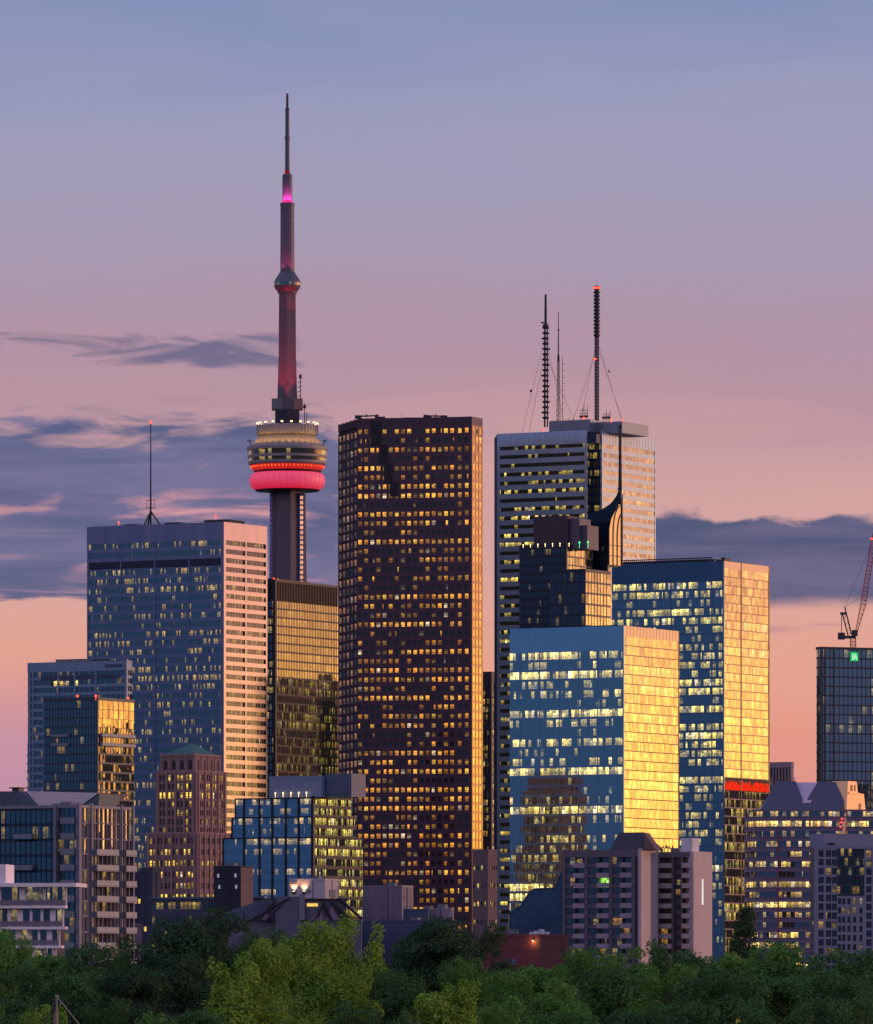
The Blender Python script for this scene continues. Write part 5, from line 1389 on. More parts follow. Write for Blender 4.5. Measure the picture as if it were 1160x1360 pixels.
# ---- concrete apartment slab pair
def concrete_flats():
    Y = 1900.0
    b = Bld('apartment_building', 'brown-grey concrete flats with stacked balconies, blank pinkish side wall and hipped roof hut', 'apartment building', 748, 851, 873, 1127, Y)
    cc = plain('grey_concrete', lin(100, 90, 104), .85, 0, .24, .3, streak=True)
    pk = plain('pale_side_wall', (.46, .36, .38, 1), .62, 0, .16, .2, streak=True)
    dk = plain('dark_infill', lin(42, 44, 60), .6, .1, .2, .4)
    gm = glass('flats_glass', .14, (.8, .85, 1, 1), p=.14, fa=.1, ra=.5, e=.95, seed=81, ca=(1, .5, .12, 1), cb=(1, .78, .4, 1), det=1.2)
    gg = glass('flats_green_glass', .10, p=1.5, fa=0, ra=0, e=.9, seed=82, ca=(.35, 1, .15, 1), cb=(.45, 1, .25, 1))
    bc = plain('balcony_concrete', lin(148, 134, 150), .8, 0, .18, .5)
    L1, L2 = b.L1, b.L2; b.core(dk, 1.6); fh = 2.78; zt = b.z(1138); n = round(zt / fh); fh = zt / n
    # concrete fins split the front into bays
    edges = [0, b.px1(778), b.px1(784), b.px1(812), b.px1(817), b.px1(843), L1]
    for a in (b.px1(749.5), b.px1(779.5), b.px1(812), b.px1(842)):
        b.wall.obox(b.F1, max(0, a - .45), a + .45, 0, b.top, -1.4, .3, b.mat(cc))
    b.wall.obox(b.F1, 0, L1, zt, b.top - .3, -1.4, .25, b.mat(cc))
    bays = [(b.px1(750.5), b.px1(778.4)), (b.px1(780.8), b.px1(810.8)), (b.px1(813.2), b.px1(841))]
    u = 0
    for j, (a0, a1) in enumerate(bays):
        am = a0 + (a1 - a0) * .48
        for k in range(n):
            z = k * fh
            b.wall.obox(b.F1, a0, am, z, z + .75, -1.2, .05, b.mat(cc))
            g = MB(); g.obox(b.F1, a0 + .1, am - .05, z + .75, z + fh - .05, -1.2, -.15, 0, (10 * j, 10 * j + 2, k + .03, k + .97)); b.repeat('window', g, gm, k)
            g = MB(); g.obox(b.F1, am + .05, a1 - .05, z + .12, z + fh - .12, -1.4, -1.2, 0, (10 * j + 5, 10 * j + 7, k + .03, k + .97))
            green = (j == 1 and k == n - 3)
            b.repeat('balcony_door', g, gg if green else gm, k)
            if 2 < k: balcony(b, b.F1, am - .2, a1 - .1, z, .9, bc, bc)
    b.wall.obox(b.F1, b.px1(843.5), L1, 0, b.top, -1.4, .1, b.mat(dk)); 
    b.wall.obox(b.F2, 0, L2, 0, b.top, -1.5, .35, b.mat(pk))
    b.wall.box(-.6, .34, -.3, -.01, 0, b.top - .02, b.mat(pk))
    b.wall.box(-L1 + .3, -.4, 1.0, L2 - .4, b.top - 1.2, b.top - .4, b.mat(DARKROOF)); b.wall.box(-L1, -L1 + 1.2, .2, L2, 0, b.top - .5, b.mat(cc)); b.wall.box(-L1 + 1.2, -1.4, L2 - .6, L2, 0, b.top - .5, b.mat(cc))
    # second wing, set back to the right
    Yb = Y + 26
    T = b.T
    def loc(px, y):
        A = (px - CX) / FPX
        return (A * (Y + y * math.cos(T)) - b.X - y * math.sin(T)) / (math.cos(T) + A * math.sin(T))
    yw = 13.5
    x1 = loc(921, yw); x0 = loc(874, yw)
    x0 = min(x0, -.5) if False else x0
    zt2 = wz(1131, Y + 8); f = (x0 - 3, yw, 1, 0); lw = x1 - x0 + 3
    A945 = (945 - CX) / FPX
    yq = (A945 * (Y - x1 * math.sin(T)) - b.X - x1 * math.cos(T)) / (math.sin(T) - A945 * math.cos(T))
    l2 = yq - yw; f2 = (x1, yw, 0, 1)
    wing = MB()
    wing.box(x0 - 3, x1 - 1.5, yw + 1.4, yq - .3, 0, zt2 - .6, 1)
    wing.obox(f2, 0, l2, 0, zt2, -1.4, .3, 2); wing.box(x1 - .8, x1 + .29, yw - .3, yw - .01, 0, zt2 - .02, 2)
    wing.obox(f, 0, lw - .9, zt2 - 1.6, zt2 - .1, -1.4, .1, 0); wing.box(x0 - 3, x0 - 2, yw + 1, yq, 0, zt2 - .2, 0); wing.box(x0 - 2, x1 - 1.5, yq - .28, yq, 0, zt2 - .2, 0)
    n2 = round((zt2 - 1.6) / fh); h2 = (zt2 - 1.6) / n2
    cols = [(884, 893, True), (894, 905, False), (906.5, 917, True)]
    def af(px): return loc(px, yw) - (x0 - 3)
    for px in (875, 893.5, 905.8, 919): wing.obox(f, max(0, af(px) - .3), af(px) + .3, 0, zt2 - 1.6, -1.4, .06, 0)
    wing.obox(f, af(894) + .2, af(905.5), 0, zt2 - 1.6, -1.4, -.5, 3)
    b.part('wing', wing, [cc, dk, pk, dk])
    for k in range(n2):
        z = k * h2
        for j, (pa, pb, bal) in enumerate(((876, 893, True), (906.5, 918.5, True))):
            a0, a1 = af(pa) + .2, af(pb)
            g = MB(); g.obox(f, a0, a1, z + .15, z + h2 - .15, -1.4, -1.0, 0, (40 + 8 * j, 40 + 8 * j + 2, k + .03, k + .97)); b.repeat('balcony_door', g, gm, k)
            if 2 < k < n2: balcony(b, f, a0, a1, z, .8, pk, pk)
        g = MB(); g.obox(f, af(897), af(903), z + .8, z + h2 - .4, -.6, -.42, 0, (70.05, 70.95, k + .03, k + .97)); b.repeat('stair_window', g, gm, k)
    q = MB(); am = l2 * .46; q.obox(f2, am - .35, am + .35, wz(1202, Y + 14), wz(1168, Y + 14), .3, .42); b.part('light_strip', q, glow('wall_light_strip', (1, .86, .84, 1), .95, .1))
    # hipped roof hut on the front block
    q = MB(); xa, xb = -L1 + b.px1(808), -L1 + b.px1(850); zr = b.top - .4
    q.prism([(xa, 1.2), (xb + 3.4, 1.2), (xb + 3.4, 8), (xa, 8)], zr, b.z(1105), 0, [(xa + 1.0, 4.2), (xb - 1.2, 4.2), (xb - 1.2, 5.2), (xa + 1.0, 5.2)])
    b.part('roof', q, plain('hut_roof', lin(58, 54, 72), .7, .1, .15, .5))
    q = MB(); q.extr([(xb + 1.0 + L1 - L1, zr), (xb + 4.4, zr), (xb + .8, b.z(1106))], (0, 1.0, 1, 0), (-3.0, 0)); b.part('roof_gable', q, plain('gable_brown', lin(112, 84, 84), .7))
    q = MB(); q.box(loc(905, 15), loc(920, 15), 15, 19, zt2 - .6, wz(1113, Y + 8)); b.part('lift_hut', q, [plain('hut_white', (.62, .58, .66, 1), .7)])
    q = MB(); q.box(loc(890, 15), loc(897, 15), 15.5, 19, zt2 - .6, wz(1126, Y + 8)); b.part('roof_unit', q, UNITGREY)
    b.done()

# ---- concrete grid condo, bottom right
def grid_condo():
    Y = 2150.0
    b = Bld('apartment_building', 'blue-grey concrete grid apartment block with glazed middle bay, bottom right corner', 'apartment building', 1076, 1083.5, 1215, 1123, Y, t=68)
    cc = plain('blue_grey_concrete', lin(108, 114, 142), .75, 0, .12, .3)
    gm = glass('grid_glass', .10, (.4, .6, .8, 1), p=.22, fa=.15, ra=.6, e=.8, seed=85, ca=(1, .6, .22, 1), cb=(1, .8, .45, 1), det=1.0)
    dk = plain('bay_spandrel', lin(44, 58, 80), .3, .3, .12, .3)
    L1, L2 = b.L1, b.L2; b.core(DARKROOF, .8); zt = b.z(1127); fh = 2.76; n = round(zt / fh)
    a1, a2 = b.px2(1111.5), b.px2(1148)
    f = b.F2
    punched(b, f, a1, 0, zt, n, [b.px2(1090.5), b.px2(1100.5), b.px2(1108.3)], 1.75, 2.0, gm, cc)
    sub = (f[0], f[1] + a2, f[2], f[3])
    punched(b, sub, L2 - a2, 0, zt, n, [(b.px2(p) - a2) for p in (1154, 1163, 1173, 1184)], 1.8, 2.0, gm, cc)
    sub2 = (f[0], f[1] + a1, f[2], f[3])
    zg = b.z(1190)
    curtain(b, sub2, a2 - a1, zg, zt, fh, 1.3, gm, dk, .25, .1, -.2, 1.3, .1, 0, s0=.02, name='bay_window_band')
    punched(b, sub2, a2 - a1, 0, zg, round(zg / fh), [(b.px2(p) - a1) for p in (1115, 1120.5, 1127.5, 1135, 1143.5)], 1.1, 1.85, gm, cc, .02)
    curtain(b, b.F1, L1, 0, zt, fh, 1.5, gm, dk, .35, .1, -.1, 0)
    corner(b, 0, b.top, .5, .32, cc)
    b.wall.obox(f, 0, L2, zt, b.top, -.6, .36, b.mat(cc)); b.wall.obox(b.F1, 0, L1, zt, b.top, -.6, .3, b.mat(cc))
    b.wall.box(-L1, -.7, .7, L2, zt - 1, b.top - .5, b.mat(DARKROOF))
    q = MB(); q.box(-12, -1.5, b.px2(1098), L2, b.top - .6, wz(1107, Y)); b.part('penthouse', q, plain('penthouse_blue', lin(120, 124, 150), .6, .05, .08, .3))
    q = MB(); q.box(-1.4, -.2, b.px2(1104), b.px2(1110), b.top - .2, b.top + .9); b.part('roof_unit', q, STEEL)
    b.done()

# ---- rounded office with twin gabled roofs
def gabled_office():
    Y = 2320.0; s = Y / FPX
    X0 = wx(1040, Y)
    b = Bld.__new__(Bld); b.Y = Y; b.T = 0; b.X = X0; b.wall = MB(); b.wmats = []; b.rep = {}
    b.root = empty('office_building', (X0, Y, 0), 0, 'rounded office building with twin slate gables and rows of lit windows, orange-lit end gable', 'building')
    sp = plain('stone_band', lin(112, 98, 124), .55, .05, .1, .3)
    gm = glass('rounded_glass', .24, (.8, .8, 1, 1), p=.56, fa=.8, ra=.8, e=1.3, seed=91, ca=(1, .60, .18, 1), cb=(1, .80, .42, 1), det=1.6)
    slate = plain('slate_roof', lin(82, 82, 112), .45, .1, .12, .4)
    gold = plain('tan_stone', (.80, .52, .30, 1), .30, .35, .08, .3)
    PX = lambda px, dep: ((px - CX) / FPX * (Y + dep) - X0, dep)
    plan = [PX(990, 20), PX(991.5, 14), PX(996, 8.5), PX(1005, 3.8), PX(1018, 1.0), PX(1034, 0), PX(1056, .2), PX(1080, .8), PX(1172, 4)]
    ze = wz(1077, Y); fh = 13.6 * s
    n = round(ze / fh); fh = ze / n
    w = b.mat(sp)
    b.wall.prism([(a * .985, c + .6) for a, c in plan] + [(plan[-1][0], 40), (plan[0][0] + 2, 40)], 0, ze - .2, b.mat(DARKROOF))
    for k in range(n):
        for i in range(len(plan) - 1):
            p, q = plan[i], plan[i + 1]; L = math.hypot(q[0] - p[0], q[1] - p[1]); fr = (p[0], p[1], (q[0] - p[0]) / L, (q[1] - p[1]) / L)
            b.wall.obox(fr, 0, L, k * fh, k * fh + fh * .40, -.5, .25, w)
            b.wall.obox(fr, 0, L, k * fh + fh * .40, k * fh + fh * .46, -.5, .45, w)
            u0 = 500 + i * 20
            g = MB(); g.obox(fr, 0, L, k * fh + fh * .46, (k + 1) * fh, -.4, -.05, 0, (u0, u0 + max(1, round(L / 1.3)), k + .03, k + .97)); b.repeat('window_band', g, gm, k)
            c = max(1, round(L / 1.3))
            for j in range(c): b.wall.obox(fr, j * L / c - .06, j * L / c + .06, k * fh + fh * .46, (k + 1) * fh, -.2, .08, w)
    st = plain('red_seam', lin(128, 56, 74), .6)
    q = MB(); q.box(PX(1033, 0)[0], PX(1035, 0)[0], -.5, -.05, wz(1250, Y), wz(1100, Y)); b.part('pilaster', q, st)
    # eaves
    fr0 = (0, 0, 1, 0)
    X = lambda px: (px - CX) / FPX * (Y + 4) - X0
    b.wall.prism([(a * 1.01, c - .35) for a, c in plan[2:]] + [(plan[-1][0], 30), (plan[2][0], 30)], ze - .15, ze + .5, b.mat(sp))
    # first gable roof
    q = MB(); y0, y1 = 1.5, 14
    q.prism([(X(1011), y0), (X(1071), y0), (X(1071), y1), (X(1011), y1)], ze + .52, wz(1037, Y), 0, [(X(1033), 5.5), (X(1058), 5.5), (X(1058), 9), (X(1033), 9)])
    for t in range(7): 
        px = 1020 + t * 7; q.tube((X(px), y0 + .3, ze + .9), (X(1034 + t * 3.8), 5.45, wz(1038, Y)), .2, n=4)
    b.part('gable_roof', q, slate)
    q = MB(); za_, zb_ = wz(1038.2, Y), wz(1066, Y)
    T3 = [(X(1057), 8.8, za_), (X(1087.5), 8.8, za_), (X(1077), 2.2, zb_), (X(1066), 2.2, zb_)]
    k = len(q.v); q.v += T3 + [(a, c + .6, d - .8) for a, c, d in T3]
    for fc in ((3, 2, 1, 0), (4, 5, 6, 7), (0, 1, 5, 4), (1, 2, 6, 5), (2, 3, 7, 6), (3, 0, 4, 7)): q.f.append(fc); q.m.append(0); q.uv.append(None)
    b.part('roof_link', q, plain('link_roof', (.62, .46, .60, 1), .4))
    # second gable roof
    q = MB(); y0, y1 = 1.8, 16
    q.prism([(X(1064), y0), (X(1119), y0), (X(1119), y1), (X(1064), y1)], ze + .53, wz(1038, Y), 0, [(X(1087), 5.5), (X(1126), 5.5), (X(1126), 9), (X(1087), 9)])
    for t in range(9):
        px = 1070 + t * 5.2; q.tube((X(px), y0 + .3, ze + .9), (X(1087 + t * 4.2), 5.45, wz(1039, Y)), .2, n=4)
    b.part('gable_roof', q, slate)
    # tan end gable facing the sunset
    T = R(-29); c_, s_ = math.cos(T), math.sin(T)
    f = (X(1118), 1.0, math.sin(R(29)) , math.cos(R(29)))     # right-facing plane
    def along(px):
        A = (px - CX) / FPX
        return (A * (Y + 1.0) - X0 - f[0]) / (f[2] - A * f[3])
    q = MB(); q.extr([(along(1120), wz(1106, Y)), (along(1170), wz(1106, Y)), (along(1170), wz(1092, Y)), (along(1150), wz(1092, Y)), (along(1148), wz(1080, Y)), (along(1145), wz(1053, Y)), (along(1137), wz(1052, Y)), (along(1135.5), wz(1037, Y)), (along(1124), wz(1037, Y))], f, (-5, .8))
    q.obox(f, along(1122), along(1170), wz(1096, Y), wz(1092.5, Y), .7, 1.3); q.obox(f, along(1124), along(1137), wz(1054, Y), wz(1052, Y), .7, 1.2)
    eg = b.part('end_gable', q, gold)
    for pa, pb, ya, yb in ((1127, 1130, 1050, 1042), (1132, 1134, 1050, 1042), (1138, 1141, 1078, 1066)):
        q = MB(); q.obox(f, along(pa), along(pb), wz(ya, Y), wz(yb, Y), .75, .86); q.build('window', plain('gable_window', lin(120, 66, 50), .3), eg)
    # red lamps beside the gable
    q = MB(); v = (X(1116), .2, wz(1098, Y))
    for dz in (0, 1.4, 2.6): q.lathe([(.15, v[2] + dz - .3), (.4, v[2] + dz), (.15, v[2] + dz + .3)], 8, v[0] + dz * .2, v[1])
    b.part('beacon', q, BEACON)
    a = MB(); a.tube((X(1056), 7, wz(1037, Y) - .2), (X(1056), 7, wz(1031, Y)), .12, n=4); a.tube((X(1104), 7, wz(1038, Y) - .2), (X(1104), 7, wz(1034, Y)), .08, n=4); b.part('antenna', a, STEEL)
    b.done()

# ================================================================== low buildings along the tree line
def simple_block(name, label, cat, xl, xc, xr, yt, Y, col, t=29, rough=.75, metal=0.0, ribs=0, cap=True, extra=None, glassy=None, fh=3.4):
    b = Bld(name, label, cat, xl, xc, xr, yt, Y, t=t)
    m = plain(name + '_wall', col, rough, metal, .14, .4, streak=True)
    zt = b.top
    if glassy:
        b.core(DARKROOF, .6)
        curtain(b, b.F1, b.L1, 0, zt - 1.0, fh, 1.4, glassy, m, .5, .15, 0, 1.4, .2, .05)
        curtain(b, b.F2, b.L2, 0, zt - 1.0, fh, 1.4, glassy, m, .5, .15, 0, 1.4, .2, .05)
        corner(b, 0, zt, .5, .3, m); parapet(b, zt - 1.0, zt, m, .3)
    else:
        b.wall.box(-b.L1, 0, 0, b.L2, 0, zt - .5, b.mat(m))
        if cap:
            b.wall.obox(b.F1, 0, b.L1, zt - .5, zt, -.5, .12, b.mat(m)); b.wall.obox(b.F2, 0, b.L2, zt - .5, zt, -.5, .1, b.mat(m))
            b.wall.box(-b.L1, -.5, .5, b.L2, zt - .5, zt - .2, b.mat(DARKROOF))
        if ribs:
            for f, L in ((b.F1, b.L1), (b.F2, b.L2)):
                c = max(2, int(L / ribs))
                for i in range(c): b.wall.obox(f, i * L / c, i * L / c + .12, .2, zt - .55, 0, .1, b.mat(m))
        # panel joints, downpipes, vents and a rooftop railing keep the plain walls from reading as blank boxes
        rr = random.Random(int(xc * 7 + yt)); jm = b.mat(plain(name + '_joint', tuple(k * .72 for k in col[:3]) + (1,), .8))
        for f, L in ((b.F1, b.L1), (b.F2, b.L2)):
            for k in range(1, int(zt / 3.1)): b.wall.obox(f, .05, L - .05, zt - .55 - k * 3.1, zt - .47 - k * 3.1, -.1, .035, jm)
            for k in range(1, int(L / 5) + 1):
                a = L * (k - .5) / (int(L / 5) + 1) + rr.uniform(-.8, .8)
                if rr.random() < .6 and 0 < a < L - 1.4:
                    q = MB(); zz = zt - rr.choice((2.4, 3.2, 5.6)); q.obox(f, a, a + 1.1, zz - .9, zz, -.1, .12)
                    for t in range(3): q.obox(f, a + .1, a + 1.0, zz - .8 + t * .28, zz - .66 + t * .28, .12, .18)
                    b.part('vent', q, UNITGREY)
            a = rr.uniform(.1, .9) * L
            q = MB(); x, y = f[0] + f[2] * a, f[1] + f[3] * a; nx, ny = f[3], -f[2]
            q.tube((x + nx * .12, y + ny * .12, 0), (x + nx * .12, y + ny * .12, zt - .6), .09, n=5); b.part('downpipe', q, STEEL)
        if b.L1 > 5:
            q = MB(); n_ = int(b.L1 / 2)
            for k in range(n_ + 1): q.tube((-b.L1 + .3 + k * (b.L1 - .6) / n_, .4, zt - .3), (-b.L1 + .3 + k * (b.L1 - .6) / n_, .4, zt + .8), .05, n=4)
            q.tube((-b.L1 + .3, .4, zt + .8), (-.3, .4, zt + .8), .05, n=4); b.part('roof_rail', q, STEEL)
            x = -b.L1 * rr.uniform(.3, .7); b.unit(x, x + 2.4, 1.6, 3.4, zt - .5, zt + rr.uniform(.7, 1.3))
    if extra: extra(b)
    b.done()
    return b

def low_buildings():
    dimg = glass('low_office_glass', .14, (.8, .9, 1, 1), p=.10, fa=.6, ra=.5, e=.8, seed=95, ca=(1, .66, .12, 1), cb=(1, .8, .3, 1))
    def ex(b):
        q = MB(); q.obox(b.F1, -.3, b.L1 + .3, b.top - .1, b.top + .5, -.8, .7); b.part('roof_edge', q, plain('teal_roof_edge', lin(70, 96, 112), .5, .2))
    simple_block('low_building', 'long low dark office with teal roof edge and yellow windows above the trees', 'building', 202, 352, 380, 1193, 2060, lin(62, 68, 92), extra=ex, glassy=dimg, fh=4.0)
    def ex2(b):
        for i, (p, y) in enumerate(((180.5, 1197), (184.8, 1197), (193, 1234))):
            q = MB(); a = b.px1(p); q.obox(b.F1, a - .45, a + .45, b.z(y + 3), b.z(y - 3), -.1, .05, 0, (i + .1, i + .9, .05, .95)); b.part('window', q, bpy.data.materials['lit_window'])
        q = MB(); q.box(-b.L1 + .5, -1, 2, 6, b.top - .3, b.top + 1.0); b.part('roof_unit', q, DARKROOF)
    glow('lit_window', (1, .62, .14, 1), 1.0, .4, .9)
    simple_block('low_building', 'narrow dark block with two small lit windows between the grey condo and the deco tower', 'building', 150, 202, 212, 1157, 2120, lin(44, 52, 76), extra=ex2, ribs=2.4)
    simple_block('low_building', 'small pinkish box-shaped building just right of the grey glass condo base', 'building', 172, 187, 189, 1227, 1500, lin(122, 104, 124), ribs=1.5)
    def ex3(b):
        for p, y in ((290, 1163), (313, 1163), (291.5, 1178), (314, 1178)):
            q = MB(); a = b.px1(p); q.obox(b.F1, a - .3, a + .3, b.z(y + 2.4), b.z(y - 2.4), -.1, .08); b.part('wall_light', q, glow('wall_light', (.8, .85, 1, 1), .35) if 'wall_light' not in bpy.data.materials else bpy.data.materials['wall_light'])
        q = MB(); q.box(.05, .16, .2, b.L2 - .2, 0.5, b.top - .6); b.part('side_panel', q, plain('brown_side', lin(88, 68, 76), .7))
    simple_block('plant_building', 'dark navy windowless cube with four small wall lights below the stepped blue office', 'building', 284, 319, 336, 1150, 2040, lin(26, 34, 54), extra=ex3)
    # pale block with uplights on a trussed hall
    def ex4(b):
        for p in (391, 404.5):
            a = b.px1(p)
            q = MB(); q.obox(b.F1, a - .5, a + .5, b.z(1187), b.z(1184), .1, .5); q.obox(b.F1, a - .35, a + .35, b.z(1184), b.z(1183.4), .15, .45, 1); b.part('uplight', q, [STEEL, LAMPW])
            lt = bpy.data.lights.new('uplight_lamp', 'SPOT'); lt.energy = 900; lt.color = (1, .50, .20); lt.spot_size = R(95); lt.shadow_soft_size = .2; lt.spot_blend = .6
            lo = bpy.data.objects.new('uplight_lamp', lt); COL.objects.link(lo); lo.parent = b.root
            f = b.F1; lo.location = (f[0] + a, f[1] - .75, b.z(1182.6)); v = Vector((0, .5, 1)); lo.rotation_euler = (-v).to_track_quat('Z', 'Y').to_euler()
        q = MB(); q.obox(b.F2, b.L2 * .3, b.L2 * .75, b.z(1192), b.z(1181), 0, .15); b.part('louvre', q, UNITGREY)
        q = MB(); q.obox(b.F1, b.px1(384.5), b.px1(394), b.z(1173.5), b.z(1172.5), .1, .4); b.part('ledge', q, STEEL)
    simple_block('hall_tower', 'pale plastered rooftop block with two orange uplights on its front, above a trussed roof', 'building', 384, 432, 450, 1167, 2000, (.46, .40, .44, 1), extra=ex4, ribs=0)
    Y = 1960.0; s = Y / FPX
    root = empty('market_hall', (wx(408, Y), Y, 0), 0, 'low hall with sloping dark roof trusses and pink glazed ends, before the uplit block', 'building')
    X = lambda px: (px - 408) * s
    con = plain('hall_concrete', lin(92, 92, 114), .8, 0, .12, .4); dk = plain('truss_steel', lin(48, 42, 54), .5, .2); pg = plain('hall_glass', lin(168, 132, 160), .15, .3, .1, .3)
    q = MB(); q.box(X(290), X(480), .5, 30, 0, wz(1222, Y)); q.box(X(366), X(402), -1, 10, 0, wz(1191, Y)); q.box(X(402.5), X(460), 0, 10, 0, wz(1195, Y)); q.box(X(270), X(366), 6, 30, 0, wz(1212, Y)); q.build('wall', con, root)
    q = MB(); q.box(X(398), X(405), -1.6, -1.02, wz(1222, Y), wz(1188, Y)); q.build('pilaster', plain('hall_pale', lin(118, 116, 136), .7), root)
    q = MB(); q.extr([(X(270), wz(1222, Y)), (X(366), wz(1222, Y)), (X(366), wz(1192, Y)), (X(352), wz(1194, Y)), (X(312), wz(1207, Y))], (0, 5.0, 1, 0), (-10, 0)); q.build('roof', plain('hall_roof', lin(76, 84, 110), .45, .15, .12, .3), root)
    for px0, py0, px1, py1 in ((385, 1193, 330, 1224), (450, 1193, 481, 1221), (376, 1200, 352, 1224), (440, 1197, 466, 1222), (343, 1222, 366, 1196), (362, 1224, 356, 1204), (418, 1224, 430, 1199), (441, 1224, 430, 1199), (455, 1222, 442, 1200)):
        q = MB(); q.tube((X(px0), -.8, wz(py0, Y)), (X(px1), -.8, wz(py1, Y)), .45, n=6); q.build('truss_member', dk, root)
    q = MB(); q.box(X(352), X(462), -.6, -.1, wz(1196, Y), wz(1193.5, Y)); q.build('roof_beam', dk, root)
    for poly in (((338, 1222), (362, 1222), (358, 1204)), ((412, 1222), (428, 1222), (430, 1203)), ((434, 1222), (456, 1222), (440, 1203)),):
        q = MB(); q.extr([(X(a), wz(c, Y)) for a, c in poly], (0, -.2, 1, 0), (-.2, 0)); q.build('gable_glazing', pg, root)
    q = MB(); q.obox((X(408), -.3, 1, 0), 0, 3, wz(1204, Y), wz(1200, Y), -.1, .05); q.build('window', bpy.data.materials['lit_window'], root)
    # corrugated boxes right of the hall
    simple_block('corrugated_shed', 'tall corrugated grey-mauve box building beside the foot of the red-brown tower', 'building', 482, 534, 549, 1176, 2010, lin(112, 104, 124), ribs=.8, rough=.5)
    simple_block('low_building', 'plain blue-grey flat wall building below the corrugated box, behind the treetops', 'building', 468, 600, 606, 1222, 1980, lin(62, 72, 104), ribs=0)
    simple_block('low_building', 'small dark blue box building next to the corrugated box', 'building', 536, 569, 573, 1207, 1996, lin(60, 78, 104))
    simple_block('low_building', 'small pale lilac flat-roofed box at the foot of the red-brown tower', 'building', 568, 599, 603, 1206, 1998.5, lin(138, 126, 146))
    # red building
    def ex5(b):
        for p, w, h in ((703, 5, 6), (709, 4, 8), (697, 4, 4), (732, 4, 4)):
            q = MB(); x = -b.L1 + b.px1(min(p, 716)); y = 3.0 if p < 720 else 2
            if p > 720: x = -1.4; y = b.px2(p)
            q.box(x - w * .08, x + w * .08, y, y + 1.4, b.top - .3, b.top + h * .14); q.box(x - w * .1, x + w * .1, y - .1, y, b.top, b.top + h * .09); b.part('roof_unit', q, plain('white_unit', (.6, .6, .66, 1), .5) if 'white_unit' not in bpy.data.materials else bpy.data.materials['white_unit'])
        a = b.px1(709); q = MB(); q.obox(b.F1, a - .2, a + .2, b.z(1249), b.z(1247.5), 0, .35); q.lathe([(.08, b.z(1250.6)), (.16, b.z(1249.8)), (.1, b.z(1249))], 8, -b.L1 + a, -.3, 1); b.part('wall_lamp', q, [STEEL, LAMPW])
        lt = bpy.data.lights.new('wall_lamp_light', 'POINT'); lt.energy = 120; lt.color = (1, .62, .16); lt.shadow_soft_size = .15
        lo = bpy.data.objects.new('wall_lamp_light', lt); COL.objects.link(lo); lo.parent = b.root; lo.location = (-b.L1 + a, -.75, b.z(1251))
        q = MB(); q.obox(b.F1, b.px1(674), b.px1(686), b.z(1281), b.z(1274), -.1, .06); b.part('window', q, plain('dull_window', lin(96, 110, 150), .1, .2))
    simple_block('brick_building', 'low dark red building with a lit wall lamp and pink-red end wall above the trees', 'building', 640, 718, 756, 1241, 1520, (.14, .032, .04, 1), extra=ex5)
    bpy.data.objects['brick_building']
    # sloped glass hall
    Y = 2260.0; s = Y / FPX
    root = empty('glass_hall', (wx(712, Y), Y, 0), 0, 'dark blue building with a curving sloped glass roof left of the concrete flats', 'building')
    X = lambda px: (px - 712) * s
    f = (0, 0, 1, 0); P = [(X(674), wz(1256, Y)), (X(760), wz(1256, Y)), (X(760), wz(1150, Y)), (X(750), wz(1152, Y)), (X(742), wz(1166, Y)), (X(738), wz(1180, Y)), (X(712), wz(1180.5, Y)), (X(704), wz(1184, Y)), (X(692), wz(1203, Y)), (X(677), wz(1214, Y))]
    q = MB(); q.extr(P, f, (-22, 0)); q.box(X(674), X(760), .1, 22, 0, wz(1256, Y) - .01)
    q.build('wall', plain('sloped_glass', (.045, .10, .17, 1), .2, .45, .10, .15), root)
    fr = MB()
    for (a, c), (d, e) in zip(P[2:], P[3:]): fr.tube((a, -.05, c), (d, -.05, e), .2, n=5)
    for py in (1218, 1232, 1246): fr.tube((X(677), -.05, wz(py, Y)), (X(750), -.05, wz(py, Y)), .09, n=4)
    for px in range(690, 756, 11): fr.tube((X(px), -.05, wz(1256, Y)), (X(px), -.05, wz(1218 if px < 740 else 1190, Y)), .08, n=4)
    fr.build('glazing_bar', plain('glazing_bar', lin(36, 56, 78), .4, .3), root)

# ================================================================== trees
LEAFM = {}
def leaf_mat(name, a, b_, c):
    m = bpy.data.materials.new(name); m.use_nodes = True
    n = N(m.node_tree)
    g = n.new('ShaderNodeNewGeometry').outputs['Random Per Island']
    oi = n.new('ShaderNodeObjectInfo').outputs['Random']
    tc = n.new('ShaderNodeTexCoord').outputs['Object']
    v, _ = n.noise(tc, .35, 3, .55)
    col = n.mix(n.lm(v, .35, .65, 0, 1), a, b_)
    col = n.mix(n.m('MULTIPLY', n.m('POWER', g, 2.0), .75), col, c)
    col = n.mix(n.m('MULTIPLY', oi, .35), col, tuple(x * .6 for x in a[:3]) + (1,))
    d = n.new('ShaderNodeBsdfDiffuse'); n.put(d.inputs[0], col)
    t = n.new('ShaderNodeBsdfTranslucent'); n.put(t.inputs[0], n.mix(.5, col, c))
    ms = n.new('ShaderNodeMixShader'); ms.inputs[0].default_value = .22
    n.l.new(d.outputs[0], ms.inputs[1]); n.l.new(t.outputs[0], ms.inputs[2])
    gl = n.new('ShaderNodeBsdfGlossy'); gl.inputs['Roughness'].default_value = .55; gl.inputs[0].default_value = (.5, .5, .5, 1)
    m2 = n.new('ShaderNodeMixShader'); m2.inputs[0].default_value = .025
    n.l.new(ms.outputs[0], m2.inputs[1]); n.l.new(gl.outputs[0], m2.inputs[2])
    o = n.new('ShaderNodeOutputMaterial'); n.l.new(m2.outputs[0], o.inputs[0])
    return m

